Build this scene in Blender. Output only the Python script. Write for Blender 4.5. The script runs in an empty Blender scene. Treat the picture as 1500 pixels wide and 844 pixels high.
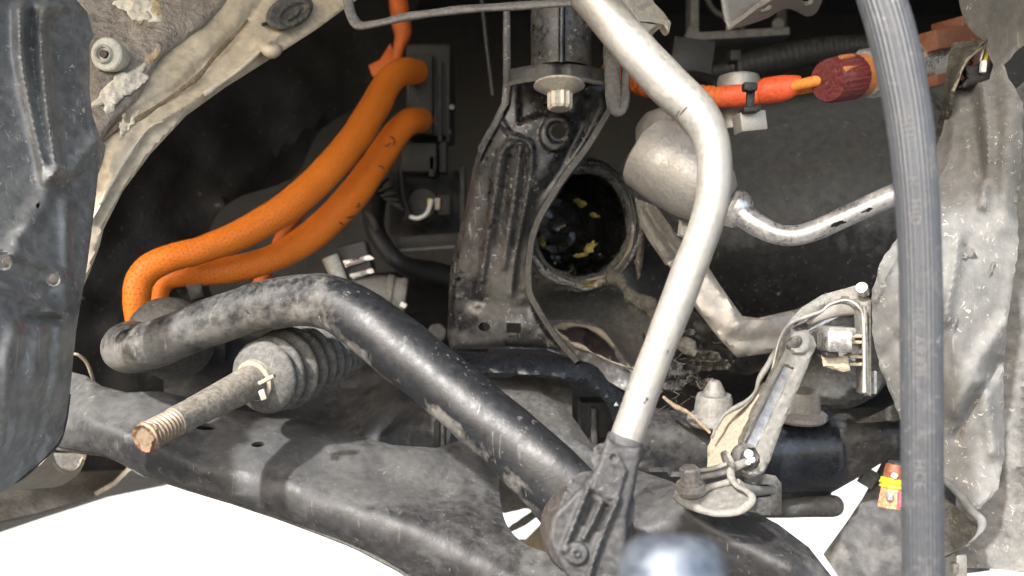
import bpy, bmesh, math, random
import numpy as np
from mathutils import Vector, Matrix, noise as mnoise
from mathutils.geometry import delaunay_2d_cdt

C = bpy.context.scene
rng = random.Random(7)

# ------------------------------------------------------------------ camera
F = 1250.0          # focal length in photo pixels (photo is 1500 wide)
CAMZ = 1.50         # the car is up on a lift
def at(x, y, D):
    """photo pixel and a distance in metres -> point in the scene"""
    return Vector(((x - 750) / F * D, D, CAMZ - (y - 422) / F * D))

cam = bpy.data.objects.new('camera', bpy.data.cameras.new('camera'))
C.collection.objects.link(cam)
cam.location = (0, 0, CAMZ)
cam.rotation_euler = (math.radians(90), 0, 0)
cam.data.lens = 30.0
cam.data.sensor_width = 36.0
cam.data.clip_start = 0.005
cam.data.clip_end = 500
cam.data.dof.use_dof = True
cam.data.dof.focus_distance = 0.40
cam.data.dof.aperture_fstop = 9.5
C.camera = cam

# ------------------------------------------------------------------ light
SUN_EL, SUN_AZ = math.radians(38), math.radians(212)   # azimuth clockwise from +Y
w = bpy.data.worlds.new('World'); C.world = w; w.use_nodes = True
nt = w.node_tree
sky = nt.nodes.new('ShaderNodeTexSky'); sky.sky_type = 'NISHITA'; sky.sun_disc = False
sky.sun_elevation = SUN_EL; sky.sun_rotation = SUN_AZ
sky.air_density = 1.1; sky.dust_density = 3.0; sky.ozone_density = 0.0
bg = nt.nodes['Background']; bg.inputs[1].default_value = 0.15
nt.links.new(sky.outputs[0], bg.inputs[0])
sd = bpy.data.lights.new('sun', 'SUN'); sd.energy = 2.0; sd.angle = math.radians(2.0); sd.color = (1, .995, .99)
sun = bpy.data.objects.new('sun', sd); C.collection.objects.link(sun)
dv = Vector((math.sin(SUN_AZ) * math.cos(SUN_EL), math.cos(SUN_AZ) * math.cos(SUN_EL), math.sin(SUN_EL)))
sun.rotation_euler = dv.to_track_quat('Z', 'Y').to_euler()
sun.location = dv * 5
C.view_settings.view_transform = 'Standard'; C.view_settings.look = 'None'
C.view_settings.exposure = 1.75; C.view_settings.gamma = 1.0
PRINT = True

# ------------------------------------------------------------------ materials
M = {}
def dirty(name, base, dust=(.26, .23, .19), amt=.4, rough=.45, metal=0.0, scale=35, speck=.25, scratch=.0,
          bump=.25, speck_col=(.55, .53, .48), drough=.85, grain=9, spec=.5, uvrib=None, warp=(1, 1, 1), coat=0.0, bscale=1.0, thr=.665, gv=.28, edge=.45, grit=.5):
    m = bpy.data.materials.new(name); m.use_nodes = True
    t = m.node_tree; N = t.nodes; L = t.links; b = N['Principled BSDF']
    def nd(k, **kw):
        n = N.new(k)
        for a, v in kw.items(): setattr(n, a, v)
        return n
    def noi(sc, det, ro, vec, dist=0.0):
        n = nd('ShaderNodeTexNoise'); n.inputs['Scale'].default_value = sc; n.inputs['Detail'].default_value = det
        n.inputs['Roughness'].default_value = ro; n.inputs['Distortion'].default_value = dist
        L.new(vec, n.inputs['Vector']); return n.outputs['Fac']
    def rmp(v, a, c, lo=0., hi=1.):
        n = nd('ShaderNodeMapRange'); n.clamp = True
        L.new(v, n.inputs[0])
        for i, q in zip((1, 2, 3, 4), (a, c, lo, hi)): n.inputs[i].default_value = q
        return n.outputs[0]
    def mul(a, bb):
        n = nd('ShaderNodeMath', operation='MULTIPLY')
        for i, q in enumerate((a, bb)):
            if hasattr(q, 'default_value') or hasattr(q, 'links'): L.new(q, n.inputs[i])
            else: n.inputs[i].default_value = q
        return n.outputs[0]
    def mixc(f, a, c):
        n = nd('ShaderNodeMix', data_type='RGBA')
        if isinstance(f, float): n.inputs[0].default_value = f
        else: L.new(f, n.inputs[0])
        for i, q in ((6, a), (7, c)):
            if isinstance(q, tuple): n.inputs[i].default_value = (*q, 1)
            else: L.new(q, n.inputs[i])
        return n.outputs[2]
    tc = nd('ShaderNodeTexCoord')
    mp = nd('ShaderNodeMapping'); mp.inputs['Scale'].default_value = warp
    mp.inputs['Location'].default_value = (rng.random() * 3, rng.random() * 3, rng.random() * 3)
    L.new(tc.outputs['Object'], mp.inputs[0]); v = mp.outputs[0]
    n1 = noi(scale * 1.5, 8, .66, v, .4)
    n2 = noi(scale * grain, 4, .65, v)
    lo = .72 - .5 * amt
    n6 = noi(scale * 9, 6, .7, v)
    def add(a, bb, k1=1., k2=1.):
        n = nd('ShaderNodeMath', operation='MULTIPLY_ADD'); L.new(a, n.inputs[0]); n.inputs[1].default_value = k1
        L.new(mul(bb, k2), n.inputs[2]); return n.outputs[0]
    nn = add(n1, n6, 1 - grit, grit)
    at_ = nd('ShaderNodeAttribute'); at_.attribute_name = 'dirt_shade'
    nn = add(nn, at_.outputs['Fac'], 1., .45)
    gp = nd('ShaderNodeNewGeometry')
    wear = rmp(gp.outputs['Pointiness'], .515, .60)
    mask = rmp(nn, lo - .13, lo + .15)
    g = rmp(n2, .3, .7, 1 - gv, 1 + gv)
    def tint(col, k):
        n = nd('ShaderNodeMix', data_type='RGBA', blend_type='MULTIPLY'); n.inputs[0].default_value = 1
        n.inputs[6].default_value = (*col, 1); L.new(k, n.inputs[7]); return n.outputs[2]
    col = mixc(mask, tint(base, g), tint(dust, g))
    if edge > 0: col = mixc(mul(mul(wear, rmp(n6, .35, .6)), edge), col, tuple(min(.8, c * 1.5 + .02) for c in dust))
    hb = n2
    if speck > 0:
        n3 = noi(330, 2.2, .5, v, 1.2)
        n4 = noi(scale * 1.7, 3, .6, v)
        s = mul(rmp(n3, thr, thr + .035), rmp(n4, .42, .6))
        col = mixc(mul(s, min(1., speck * 1.6)), col, speck_col)
    if scratch > 0:
        mp2 = nd('ShaderNodeMapping'); mp2.inputs['Scale'].default_value = (420, 420, 36); mp2.inputs['Rotation'].default_value = (.5, .5, .3)
        L.new(tc.outputs['Object'], mp2.inputs[0])
        n5 = noi(1.0, 2, .5, mp2.outputs[0], .5)
        s2 = mul(rmp(n5, .66, .70), rmp(n1, .4, .6))
        col = mixc(mul(s2, scratch), col, speck_col)
    L.new(col, b.inputs['Base Color'])
    r = nd('ShaderNodeMapRange'); L.new(mask, r.inputs[0]); r.inputs[3].default_value = rough; r.inputs[4].default_value = drough
    radd = nd('ShaderNodeMath', operation='ADD'); L.new(r.outputs[0], radd.inputs[0]); L.new(rmp(n2, .3, .7, -.08, .08), radd.inputs[1])
    L.new(radd.outputs[0], b.inputs['Roughness'])
    if metal > 0: L.new(rmp(mask, 0, 1, metal, 0.0), b.inputs['Metallic'])
    b.inputs['Specular IOR Level'].default_value = spec
    if coat: b.inputs['Coat Weight'].default_value = coat; b.inputs['Coat Roughness'].default_value = .12
    if uvrib:
        uvn = nd('ShaderNodeTexCoord'); mp3 = nd('ShaderNodeMapping'); mp3.inputs['Scale'].default_value = (uvrib[1], uvrib[0], 1)
        sw = nd('ShaderNodeSeparateXYZ'); cb = nd('ShaderNodeCombineXYZ'); L.new(uvn.outputs['UV'], sw.inputs[0])
        L.new(sw.outputs[1], cb.inputs[0]); L.new(sw.outputs[0], cb.inputs[1]); L.new(cb.outputs[0], mp3.inputs[0])
        br = nd('ShaderNodeTexBrick'); br.inputs['Scale'].default_value = 1; br.inputs['Mortar Size'].default_value = .06; br.inputs['Mortar Smooth'].default_value = .9
        br.inputs['Brick Width'].default_value = 1.; br.inputs['Row Height'].default_value = 1.
        L.new(mp3.outputs[0], br.inputs['Vector'])
        L.new(mixc(mul(br.outputs['Fac'], .25), col, tuple(c * .35 for c in base)), b.inputs['Base Color'])
        inv = nd('ShaderNodeMath', operation='SUBTRACT'); inv.inputs[0].default_value = 1; L.new(br.outputs['Fac'], inv.inputs[1]); hb = inv.outputs[0]
    bp = nd('ShaderNodeBump'); bp.inputs['Strength'].default_value = bump; bp.inputs['Distance'].default_value = .0006 * bscale
    L.new(hb, bp.inputs['Height'])
    bp2 = nd('ShaderNodeBump'); bp2.inputs['Strength'].default_value = bump; bp2.inputs['Distance'].default_value = .0012 * bscale
    L.new(n1, bp2.inputs['Height']); L.new(bp.outputs[0], bp2.inputs['Normal'])
    L.new(bp2.outputs[0], b.inputs['Normal'])
    M[name] = m; return m

D_ = dirty
D_('black_steel', (0.011, 0.011, 0.012), dust=(0.084, 0.082, 0.077), amt=0.33, rough=0.3, speck=0.3, scratch=.2, scale=30, edge=0.6, thr=0.64, grit=0.35)
D_('black_bar', (0.01, 0.011, 0.013), dust=(0.135, 0.128, 0.115), amt=0.34, rough=0.47, speck=0.1, scratch=.25, scale=28, drough=.7, bump=.3, coat=0.0, thr=0.69, spec=0.55)
D_('arm_steel', (0.03, 0.03, 0.031), dust=(0.078, 0.078, 0.077), amt=0.5, rough=.5, speck=0.1, scratch=.15, scale=22, bump=.35, grit=0.35)
D_('dark_steel', (.02, .02, .022), dust=(0.055, 0.052, 0.046), amt=.35, rough=.4, speck=.15, scale=30)
D_('satin_steel', (0.018, 0.021, 0.026), dust=(0.07, 0.065, 0.06), amt=0.0, rough=.28, speck=0.1, scale=30, metal=.3, grit=0.2, edge=0.0)
D_('lip_steel', (0.022, 0.021, 0.02), dust=(0.08, 0.077, 0.07), amt=.6, rough=.6, speck=.3, scale=60)
D_('liner_plastic', (0.17, 0.17, 0.17), dust=(0.27, 0.265, 0.25), amt=0.42, rough=0.36, speck=0.8, scratch=0.7, scale=22, drough=.5, coat=.25, thr=.65, grit=0.25, bump=0.08, edge=0.2)
D_('torn_liner', (0.135, 0.136, 0.133), dust=(0.185, 0.183, 0.175), amt=.55, rough=.8, speck=0.45, scratch=.3, scale=20, bump=0.1, speck_col=(.6, .57, .48), thr=0.65, grit=0.3, gv=0.18)
D_('liner_back', (.03, .028, .026), dust=(.10, .09, .07), amt=.4, rough=.8, speck=.2, scale=60, bump=.6)
D_('torn_edge', (0.2, 0.175, 0.13), dust=(0.28, 0.25, 0.19), amt=.5, rough=.9, speck=0, scale=90)
D_('grey_panel', (0.075, 0.075, 0.077), dust=(0.14, 0.135, 0.125), amt=.35, rough=.55, speck=.12, scale=14, scratch=.1)
D_('grey_liner', (0.12, 0.118, 0.112), dust=(0.18, 0.176, 0.165), amt=.5, rough=.75, speck=.4, scale=22, bump=.4)
D_('beige_paint', (0.53, 0.455, 0.345), dust=(0.42, 0.34, 0.24), amt=.3, rough=.42, speck=.15, scale=30, speck_col=(.10, .08, .06), bump=.22, drough=.6, thr=.69)
D_('grey_paint', (0.36, 0.315, 0.27), dust=(0.25, 0.215, 0.18), amt=.5, rough=.38, speck=.1, scale=40, grain=6, bump=1.0, drough=.5, bscale=3.2, speck_col=(.6, .55, .5))
D_('bare_chip', (.70, .67, .60), dust=(.55, .47, .34), amt=.4, rough=.7, speck=.3, scale=70, speck_col=(.2, .17, .13), bump=.6)
D_('tan_edge', (.50, .38, .22), dust=(.40, .30, .18), amt=.4, rough=.8, speck=0, scale=90)
D_('seal', (.63, .57, .47), dust=(.45, .38, .28), amt=.3, rough=.5, speck=0, scale=50)
D_('seam_dirt', (0.17, 0.13, 0.085), dust=(.3, .23, .15), amt=.4, rough=.9, speck=0, scale=50)
D_('clip_plastic', (0.5, 0.51, 0.45), dust=(.45, .42, .33), amt=.3, rough=.5, speck=.2, scale=60, speck_col=(.12, .1, .08))
D_('rubber', (.05, .05, .05), dust=(0.12, 0.112, 0.098), amt=.4, rough=.6, speck=.25, scale=50)
D_('boot_rubber', (0.042, 0.042, 0.041), dust=(0.14, 0.135, 0.125), amt=.6, rough=.6, speck=.2, scale=40, scratch=.2, grit=0.4)
D_('black', (.008, .008, .009), dust=(.03, .028, .025), amt=.3, rough=.5, speck=.06, scale=50)
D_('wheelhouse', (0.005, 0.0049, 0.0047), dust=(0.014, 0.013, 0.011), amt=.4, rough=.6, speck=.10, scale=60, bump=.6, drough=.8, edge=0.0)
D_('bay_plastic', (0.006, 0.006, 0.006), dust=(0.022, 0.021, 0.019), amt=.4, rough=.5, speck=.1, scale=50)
D_('motor_cover', (0.018, 0.018, 0.0185), dust=(0.1, 0.1, 0.099), amt=.46, rough=0.36, speck=.22, scale=18, bump=.35, drough=.65)
D_('grease', (.004, .004, .004), dust=(.02, .018, .015), amt=.2, rough=.12, speck=.05, scale=90, bump=1., bscale=2.5, coat=.6, edge=0.0)
D_('torn_rubber', (0.018, 0.018, 0.018), dust=(0.3, 0.29, 0.265), amt=0.36, rough=0.25, speck=.3, scale=75, bump=1., bscale=2, coat=0.7, edge=0.8)
D_('yellow_grease', (0.34, 0.28, 0.07), dust=(.25, .2, .06), amt=.4, rough=.35, speck=0, scale=150, bump=.8, edge=0.0)
D_('link_alu', (0.4, 0.385, 0.355), dust=(0.34, 0.3, 0.24), amt=0.25, rough=0.42, metal=.55, speck=0.1, scale=60, speck_col=(.10, .085, .06), bump=.18, drough=.6, thr=.70, gv=0.08, edge=0.0)
D_('cast_alu', (0.38, 0.372, 0.355), dust=(0.34, 0.31, 0.265), amt=0.3, rough=.42, metal=.5, speck=.3, scale=60, speck_col=(.08, .07, .06), bump=.25, drough=.65, scratch=.25, thr=.69, gv=0.12, edge=0.2)
D_('pipe_alu', (0.55, 0.555, 0.57), dust=(.55, .52, .48), amt=.28, rough=.3, metal=.75, speck=0.06, scale=45, speck_col=(.04, .04, .04), bump=.12, drough=.5, thr=.69, grit=0.25)
D_('bright_metal', (0.6, 0.595, 0.57), dust=(.4, .37, .32), amt=.25, rough=.28, metal=.9, speck=0, scale=60, speck_col=(.1, .09, .08), grit=0.2)
D_('bolt_zinc', (.60, .57, .49), dust=(.42, .37, .29), amt=.4, rough=.4, metal=.6, speck=.1, scale=60)
D_('bolt_grey', (0.2, 0.2, 0.195), dust=(0.2, 0.185, 0.16), amt=.45, rough=.42, metal=.5, speck=.2, scale=60, scratch=.3)
D_('rusty', (0.22, 0.105, 0.045), dust=(0.2, 0.12, 0.07), amt=.45, rough=.8, speck=.2, scale=120, speck_col=(.7, .55, .35), bump=.7)
D_('thread_steel', (0.32, 0.28, 0.23), dust=(0.26, 0.16, 0.08), amt=.35, rough=.4, metal=.6, speck=.1, scale=90)
D_('rod_steel', (0.15, 0.135, 0.115), dust=(0.26, 0.235, 0.195), amt=0.5, rough=.5, metal=.3, speck=0.5, scale=55, speck_col=(.05, .045, .04), scratch=.5)
D_('orange_braid', (0.95, 0.235, 0.018), dust=(0.82, 0.23, 0.04), amt=0.03, rough=.55, speck=0.2, scale=25, speck_col=(.12, .05, .02), uvrib=(17, 190), bump=.8, thr=0.7, gv=0.05, edge=0.0)
D_('orange_dirty', (0.82, 0.15, 0.015), dust=(.40, .12, .03), amt=.45, rough=.5, speck=.15, scale=70, speck_col=(.1, .04, .02), edge=0.0)
D_('orange_wire', (.90, .29, .03), dust=(.7, .25, .06), amt=.3, rough=.4, speck=0, scale=60, edge=0.0)
D_('red_tape', (.82, .115, .035), dust=(.55, .10, .05), amt=.3, rough=.42, speck=.1, scale=60, speck_col=(.1, .03, .02), bump=.5, edge=0.0)
D_('maroon', (0.14, 0.018, 0.02), dust=(0.17, 0.06, 0.055), amt=.3, rough=.42, speck=.1, scale=60)
D_('connector_brown', (0.17, 0.05, 0.018), dust=(0.15, 0.065, 0.035), amt=.35, rough=.45, speck=.1, scale=60)
D_('connector_orange', (.62, .21, .045), dust=(.4, .17, .07), amt=.3, rough=.45, speck=.05, scale=60)
D_('orange_plug', (0.33, 0.135, 0.06), dust=(.5, .25, .14), amt=.3, rough=.5, speck=.1, scale=90)
D_('yellow_seal', (0.5, 0.46, 0.015), dust=(.5, .45, .05), amt=.25, rough=.4, speck=.1, scale=90)
D_('pink_lock', (.60, .03, .13), amt=.05, rough=.4, speck=0)
D_('link_plastic', (0.03, 0.03, 0.033), dust=(0.08, 0.08, 0.079), amt=.42, rough=.5, speck=.15, scale=50)
D_('hose_rubber', (0.05, 0.054, 0.062), dust=(0.14, 0.135, 0.125), amt=0.12, rough=.5, speck=0.15, scale=60, bump=.2, thr=.68, grit=0.3, gv=0.12)
D_('sensor_grey', (0.16, 0.16, 0.152), dust=(0.19, 0.175, 0.15), amt=.42, rough=.5, speck=.2, scale=40, speck_col=(.08, .07, .06))
D_('lever_core', (.20, .22, .25), dust=(.30, .29, .26), amt=.3, rough=.42, speck=.1, scale=40)
D_('lever_tan', (0.215, 0.208, 0.188), dust=(0.19, 0.18, 0.16), amt=.4, rough=.55, speck=.3, scale=45, speck_col=(.10, .085, .06))
D_('cream_plastic', (0.4, 0.35, 0.26), dust=(0.33, 0.285, 0.2), amt=.3, rough=.5, speck=.2, scale=60, speck_col=(.08, .06, .04))
D_('tan_plate', (0.33, 0.285, 0.215), dust=(0.3, 0.255, 0.19), amt=.4, rough=.6, speck=.3, scale=60, speck_col=(.07, .06, .05))
D_('white_grease', (.72, .76, .80), dust=(.5, .5, .48), amt=.2, rough=.3, speck=0, scale=90, bump=.8, edge=0.0)
D_('stud_steel', (0.1, 0.12, 0.155), dust=(0.14, 0.155, 0.17), amt=.3, rough=.3, metal=.6, speck=.1, scale=30)
D_('brown_shield', (0.05, 0.049, 0.046), dust=(0.092, 0.089, 0.081), amt=.45, rough=.7, speck=.15, scale=40)
D_('primer_red', (0.045, 0.032, 0.03), dust=(0.07, 0.056, 0.05), amt=.4, rough=.6, speck=.2, scale=50)
D_('clamp_steel', (.40, .36, .28), dust=(.3, .26, .2), amt=.4, rough=.45, metal=.3, speck=.2, scale=80)
D_('rust_brown', (0.03, 0.024, 0.021), dust=(0.05, 0.042, 0.037), amt=.4, rough=.6, speck=.1, scale=60)
D_('sill_dust', (.13, .118, .1), dust=(.22, .195, .16), amt=.45, rough=.7, speck=.15, scale=40)
D_('sill_edge', (.22, .2, .17), dust=(.3, .27, .22), amt=.5, rough=.7, speck=.1, scale=40)
D_('tube_grey', (.13, .128, .122), dust=(.2, .19, .175), amt=.4, rough=.4, speck=.25, scale=50)
D_('scuff_grey', (.085, .083, .078), dust=(.15, .145, .13), amt=.5, rough=.8, speck=0, scale=120)
D_('fibre', (0.04, 0.035, 0.028), dust=(0.1, 0.09, 0.07), amt=.5, rough=.9, speck=0, scale=200)
D_('print_grey', (0.13, 0.133, 0.137), dust=(0.09, 0.09, 0.09), amt=.5, rough=.6, speck=0, scale=200)
D_('white', (.78, .78, .76), dust=(.55, .5, .42), amt=.25, rough=.45, speck=0, scale=60)
D_('yellow', (.75, .55, .03), amt=.1, rough=.4, speck=0)
D_('body_paint', (.35, .36, .38), amt=.1, rough=.3, speck=0, scale=4)
D_('bounce_cut_dark', (.05, .05, .05), dust=(.09, .085, .08), amt=.4, rough=.9, speck=0, scale=1.5, bump=.2)
D_('concrete', (.52, .50, .46), dust=(.42, .40, .36), amt=.4, rough=.9, speck=0, scale=1.5, bump=.2)

# ------------------------------------------------------------------ objects
ORG = {}
def mesh(name, V, Fc, mat, parent=None, uv=None, sharp=38, flat=False):
    V = np.asarray([tuple(v) for v in V], dtype=float)
    me = bpy.data.meshes.new(name)
    o = bpy.data.objects.new(name, me)
    if parent is None: org = V.mean(0)
    else: org = np.array(ORG[parent.name]); o.parent = parent
    ORG[o.name] = tuple(org)
    me.from_pydata([tuple(q) for q in (V - org)], [], [tuple(int(i) for i in f) for f in Fc])
    if uv is not None:
        ul = me.uv_layers.new(name='UVMap')
        k = np.zeros(len(me.loops), dtype=int); me.loops.foreach_get('vertex_index', k)
        ul.data.foreach_set('uv', np.asarray(uv)[k].ravel())
    me.materials.append(M[mat]); me.validate(); me.update()
    if not flat:
        me.shade_smooth(); me.set_sharp_from_angle(angle=math.radians(sharp))
    if parent is None: o.location = org
    C.collection.objects.link(o)
    return o

def dirt_shade(o, fn):
    """dirt with a shape of its own, on some parts painted shade too: fn(px, py, z) -> 0..1 stored per vertex"""
    me = o.data; n = len(me.vertices); co = np.zeros(n * 3); me.vertices.foreach_get('co', co); co = co.reshape(-1, 3) + np.array(ORG[o.name])
    px = 750 + co[:, 0] / co[:, 1] * F; py = 422 - (co[:, 2] - CAMZ) / co[:, 1] * F
    a = me.attributes.new('dirt_shade', 'FLOAT', 'POINT'); a.data.foreach_set('value', np.asarray(fn(px, py, co), float))
    return o
def thing(name, label, cat, x, y, D, group=None):
    o = bpy.data.objects.new(name, None); C.collection.objects.link(o)
    o.empty_display_size = .01
    o.location = at(x, y, D); ORG[o.name] = tuple(o.location)
    return tag(o, label, cat, group)
def tag(o, label, cat, group=None):
    o['label'] = label; o['category'] = cat
    if group: o['group'] = group
    return o
def struct(o): o['kind'] = 'structure'; return o
def stuff(o): o['kind'] = 'stuff'; return o

# ------------------------------------------------------------------ 2-D helpers
def crom(P, n=8, closed=False):
    P = np.asarray(P, float); out = []; N = len(P)
    for i in range(N if closed else N - 1):
        g = lambda j: P[j % N] if closed else P[min(max(j, 0), N - 1)]
        a, b, c, d = g(i - 1), g(i), g(i + 1), g(i + 2)
        for k in range(n):
            t = k / n
            out.append(.5 * ((2 * b) + (-a + c) * t + (2 * a - 5 * b + 4 * c - d) * t * t + (-a + 3 * b - 3 * c + d) * t ** 3))
    if not closed: out.append(P[-1])
    return np.array(out)
def resample(P, step, closed=True):
    P = np.asarray(P, float); out = []
    n = len(P)
    for i in range(n if closed else n - 1):
        a, b = P[i], P[(i + 1) % n]; L = np.hypot(*(b - a)); k = max(1, int(round(L / step)))
        for j in range(k): out.append(a + (b - a) * j / k)
    if not closed: out.append(P[-1])
    return np.array(out)
def inside(pts, poly):
    x, y = pts[:, 0], pts[:, 1]; r = np.zeros(len(pts), bool); n = len(poly)
    for i in range(n):
        (x1, y1), (x2, y2) = poly[i], poly[(i + 1) % n]
        c = (y1 > y) != (y2 > y)
        with np.errstate(divide='ignore', invalid='ignore'):
            r ^= c & (x < (x2 - x1) * (y - y1) / (y2 - y1 + 1e-12) + x1)
    return r
def dist(pts, line, closed=False):
    line = np.asarray(line, float); a = line if closed else line[:-1]; b = np.roll(line, -1, 0) if closed else line[1:]
    best = np.full(len(pts), 1e9)
    for p, q in zip(a, b):
        d = q - p; L = d @ d + 1e-12
        t = np.clip(((pts - p) @ d) / L, 0, 1)
        best = np.minimum(best, np.hypot(*(pts - (p + t[:, None] * d)).T))
    return best
def ell(cx, cy, rx, ry=None, rot=0, n=24):
    ry = ry or rx; a = np.linspace(0, 2 * math.pi, n, endpoint=False); c, s = math.cos(rot), math.sin(rot)
    return [(cx + rx * math.cos(t) * c - ry * math.sin(t) * s, cy + rx * math.cos(t) * s + ry * math.sin(t) * c) for t in a]
def blob(cx, cy, rx, ry, rot=0, seed=0, rag=.3, n=26):
    r = random.Random(seed); ph = [(r.random() * 6.28, r.randint(2, 7), r.random()) for _ in range(4)]
    out = []
    for (x, y), t in zip(ell(0, 0, rx, ry, 0, n), np.linspace(0, 6.283, n, endpoint=False)):
        k = 1 + rag * sum(h * math.sin(f * t + p) for p, f, h in ph) / 2 + rag * .5 * (r.random() - .5)
        out.append((x * k, y * k))
    c, s = math.cos(rot), math.sin(rot)
    return [(cx + x * c - y * s, cy + x * s + y * c) for x, y in out]
def rag(P, amp=3, step=6, seed=1):
    r = random.Random(seed); Q = resample(P, step); return [tuple(q + np.array([r.uniform(-amp, amp), r.uniform(-amp, amp)])) for q in Q]
def plane_fn(D):
    if callable(D): return D
    if isinstance(D, (int, float)): return lambda x, y: np.full(np.shape(x), float(D))
    P = np.array(D, float)
    if len(P) == 3:
        s = np.linalg.solve(np.c_[np.ones(3), P[:, 0], P[:, 1]], P[:, 2])
        return lambda x, y: s[0] + s[1] * x + s[2] * y
    def U(r2): return np.where(r2 > 0, r2 * np.log(r2 + 1e-12), 0)
    X = P[:, :2] / 100; n = len(P)
    K = U(((X[:, None] - X[None]) ** 2).sum(-1)); T = np.c_[np.ones(n), X]
    A = np.block([[K, T], [T.T, np.zeros((3, 3))]]); s = np.linalg.solve(A, np.r_[P[:, 2], 0, 0, 0])
    def f(x, y):
        x = np.asarray(x, float) / 100; y = np.asarray(y, float) / 100
        k = U((x[..., None] - X[:, 0]) ** 2 + (y[..., None] - X[:, 1]) ** 2)
        return k @ s[:n] + s[n] + s[n + 1] * x + s[n + 2] * y
    return f

def sheet(name, out, D, mat, parent=None, holes=(), res=9, relief=(), thick=1.5, roll=None, rumple=None, curve=0, sharp=38, seed=0):
    """a plate with outline, holes and pressed relief; thickness in mm, going away from the front face"""
    if curve: out = crom(out, curve, True)
    P = resample(out, res); H = [resample(h, min(res, 5)) for h in holes]
    lo, hi = P.min(0), P.max(0)
    gx = np.arange(lo[0] + res * .5, hi[0], res); gy = np.arange(lo[1] + res * .5, hi[1], res * .87)
    G = np.array([(x + (res / 2 if j % 2 else 0), y) for j, y in enumerate(gy) for x in gx]) if len(gx) and len(gy) else np.zeros((0, 2))
    if len(G):
        k = inside(G, P)
        G = G[k]
        if len(G): G = G[dist(G, P, True) > res * .45]
        for h in H:
            if len(G): G = G[~inside(G, h)]
            if len(G): G = G[dist(G, h, True) > 2.2]
    allp = [P] + H; E = []; s = 0
    for q in allp:
        E += [(s + i, s + (i + 1) % len(q)) for i in range(len(q))]; s += len(q)
    pts = np.vstack(allp + ([G] if len(G) else []))
    vs, es, fs, *_ = delaunay_2d_cdt([Vector(p) for p in pts], E, [], 0, 1e-5)
    vs = np.array([tuple(v) for v in vs]); fs = np.array([f for f in fs if len(f) == 3])
    c = vs[fs].mean(1); k = inside(c, P)
    for h in H: k &= ~inside(c, h)
    fs = fs[k]
    used = np.unique(fs); rm = -np.ones(len(vs), int); rm[used] = np.arange(len(used)); vs = vs[used]; fs = rm[fs]
    d = plane_fn(D)(vs[:, 0], vs[:, 1]).astype(float)
    for r in relief:
        if r[0] == 'ridge':
            _, line, wd, amp = r[:4]; dd = dist(vs, line); d -= amp * .001 * np.exp(-(dd / wd) ** 2)
        elif r[0] == 'pad':
            _, poly, wd, amp = r[:4]; dd = dist(vs, poly, True); ins = inside(vs, poly)
            t = np.clip(np.where(ins, dd, -dd) / wd + .5, 0, 1); d -= amp * .001 * (t * t * (3 - 2 * t))
        elif r[0] == 'step':   # everything left of a polyline
            _, line, wd, amp = r[:4]; dd = dist(vs, line); 
            L = np.asarray(line, float); a, b = L[0], L[-1]; sg = np.sign((b[0] - a[0]) * (vs[:, 1] - a[1]) - (b[1] - a[1]) * (vs[:, 0] - a[0]))
            t = np.clip(sg * dd / wd + .5, 0, 1); d -= amp * .001 * (t * t * (3 - 2 * t))
    if roll:
        dd = dist(vs, P, True); t = np.clip(1 - dd / roll[0], 0, 1); d += roll[1] * .001 * (1 - np.sqrt(np.clip(1 - t * t, 0, 1)))
    if rumple:
        d += np.array([rumple[0] * .001 * mnoise.fractal(Vector((x * rumple[1], y * rumple[1], seed * 7.3)), 1., 2., 3) for x, y in vs])
    V = np.c_[(vs[:, 0] - 750) / F * d, d, CAMZ - (vs[:, 1] - 422) / F * d]
    n0 = np.cross(V[fs[:, 1]] - V[fs[:, 0]], V[fs[:, 2]] - V[fs[:, 0]])
    flip = (n0 * V[fs[:, 0]] * 1.0)[:, 0] * 0 + (n0 * (V[fs].mean(1) - np.array([0, 0, CAMZ]))).sum(1) > 0
    fs[flip] = fs[flip][:, ::-1]
    n0[flip] *= -1
    vn = np.zeros_like(V)
    for i in range(3): np.add.at(vn, fs[:, i], n0)
    vn /= np.linalg.norm(vn, axis=1)[:, None] + 1e-12
    vd = V - np.array([0, 0, CAMZ]); vd /= np.linalg.norm(vd, axis=1)[:, None]
    off = vd - vn; off /= np.linalg.norm(off, axis=1)[:, None]
    W = V + off * thick * .001
    n = len(V); Fc = [tuple(f) for f in fs] + [(f[2] + n, f[1] + n, f[0] + n) for f in fs]
    cnt = {}
    for f in fs:
        for i in range(3):
            a, b = f[i], f[(i + 1) % 3]; cnt[(a, b)] = 1
    for a, b in cnt:
        if (b, a) not in cnt: Fc.append((b, a, a + n, b + n))
    return mesh(name, np.vstack([V, W]), Fc, mat, parent, sharp=sharp)

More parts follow.
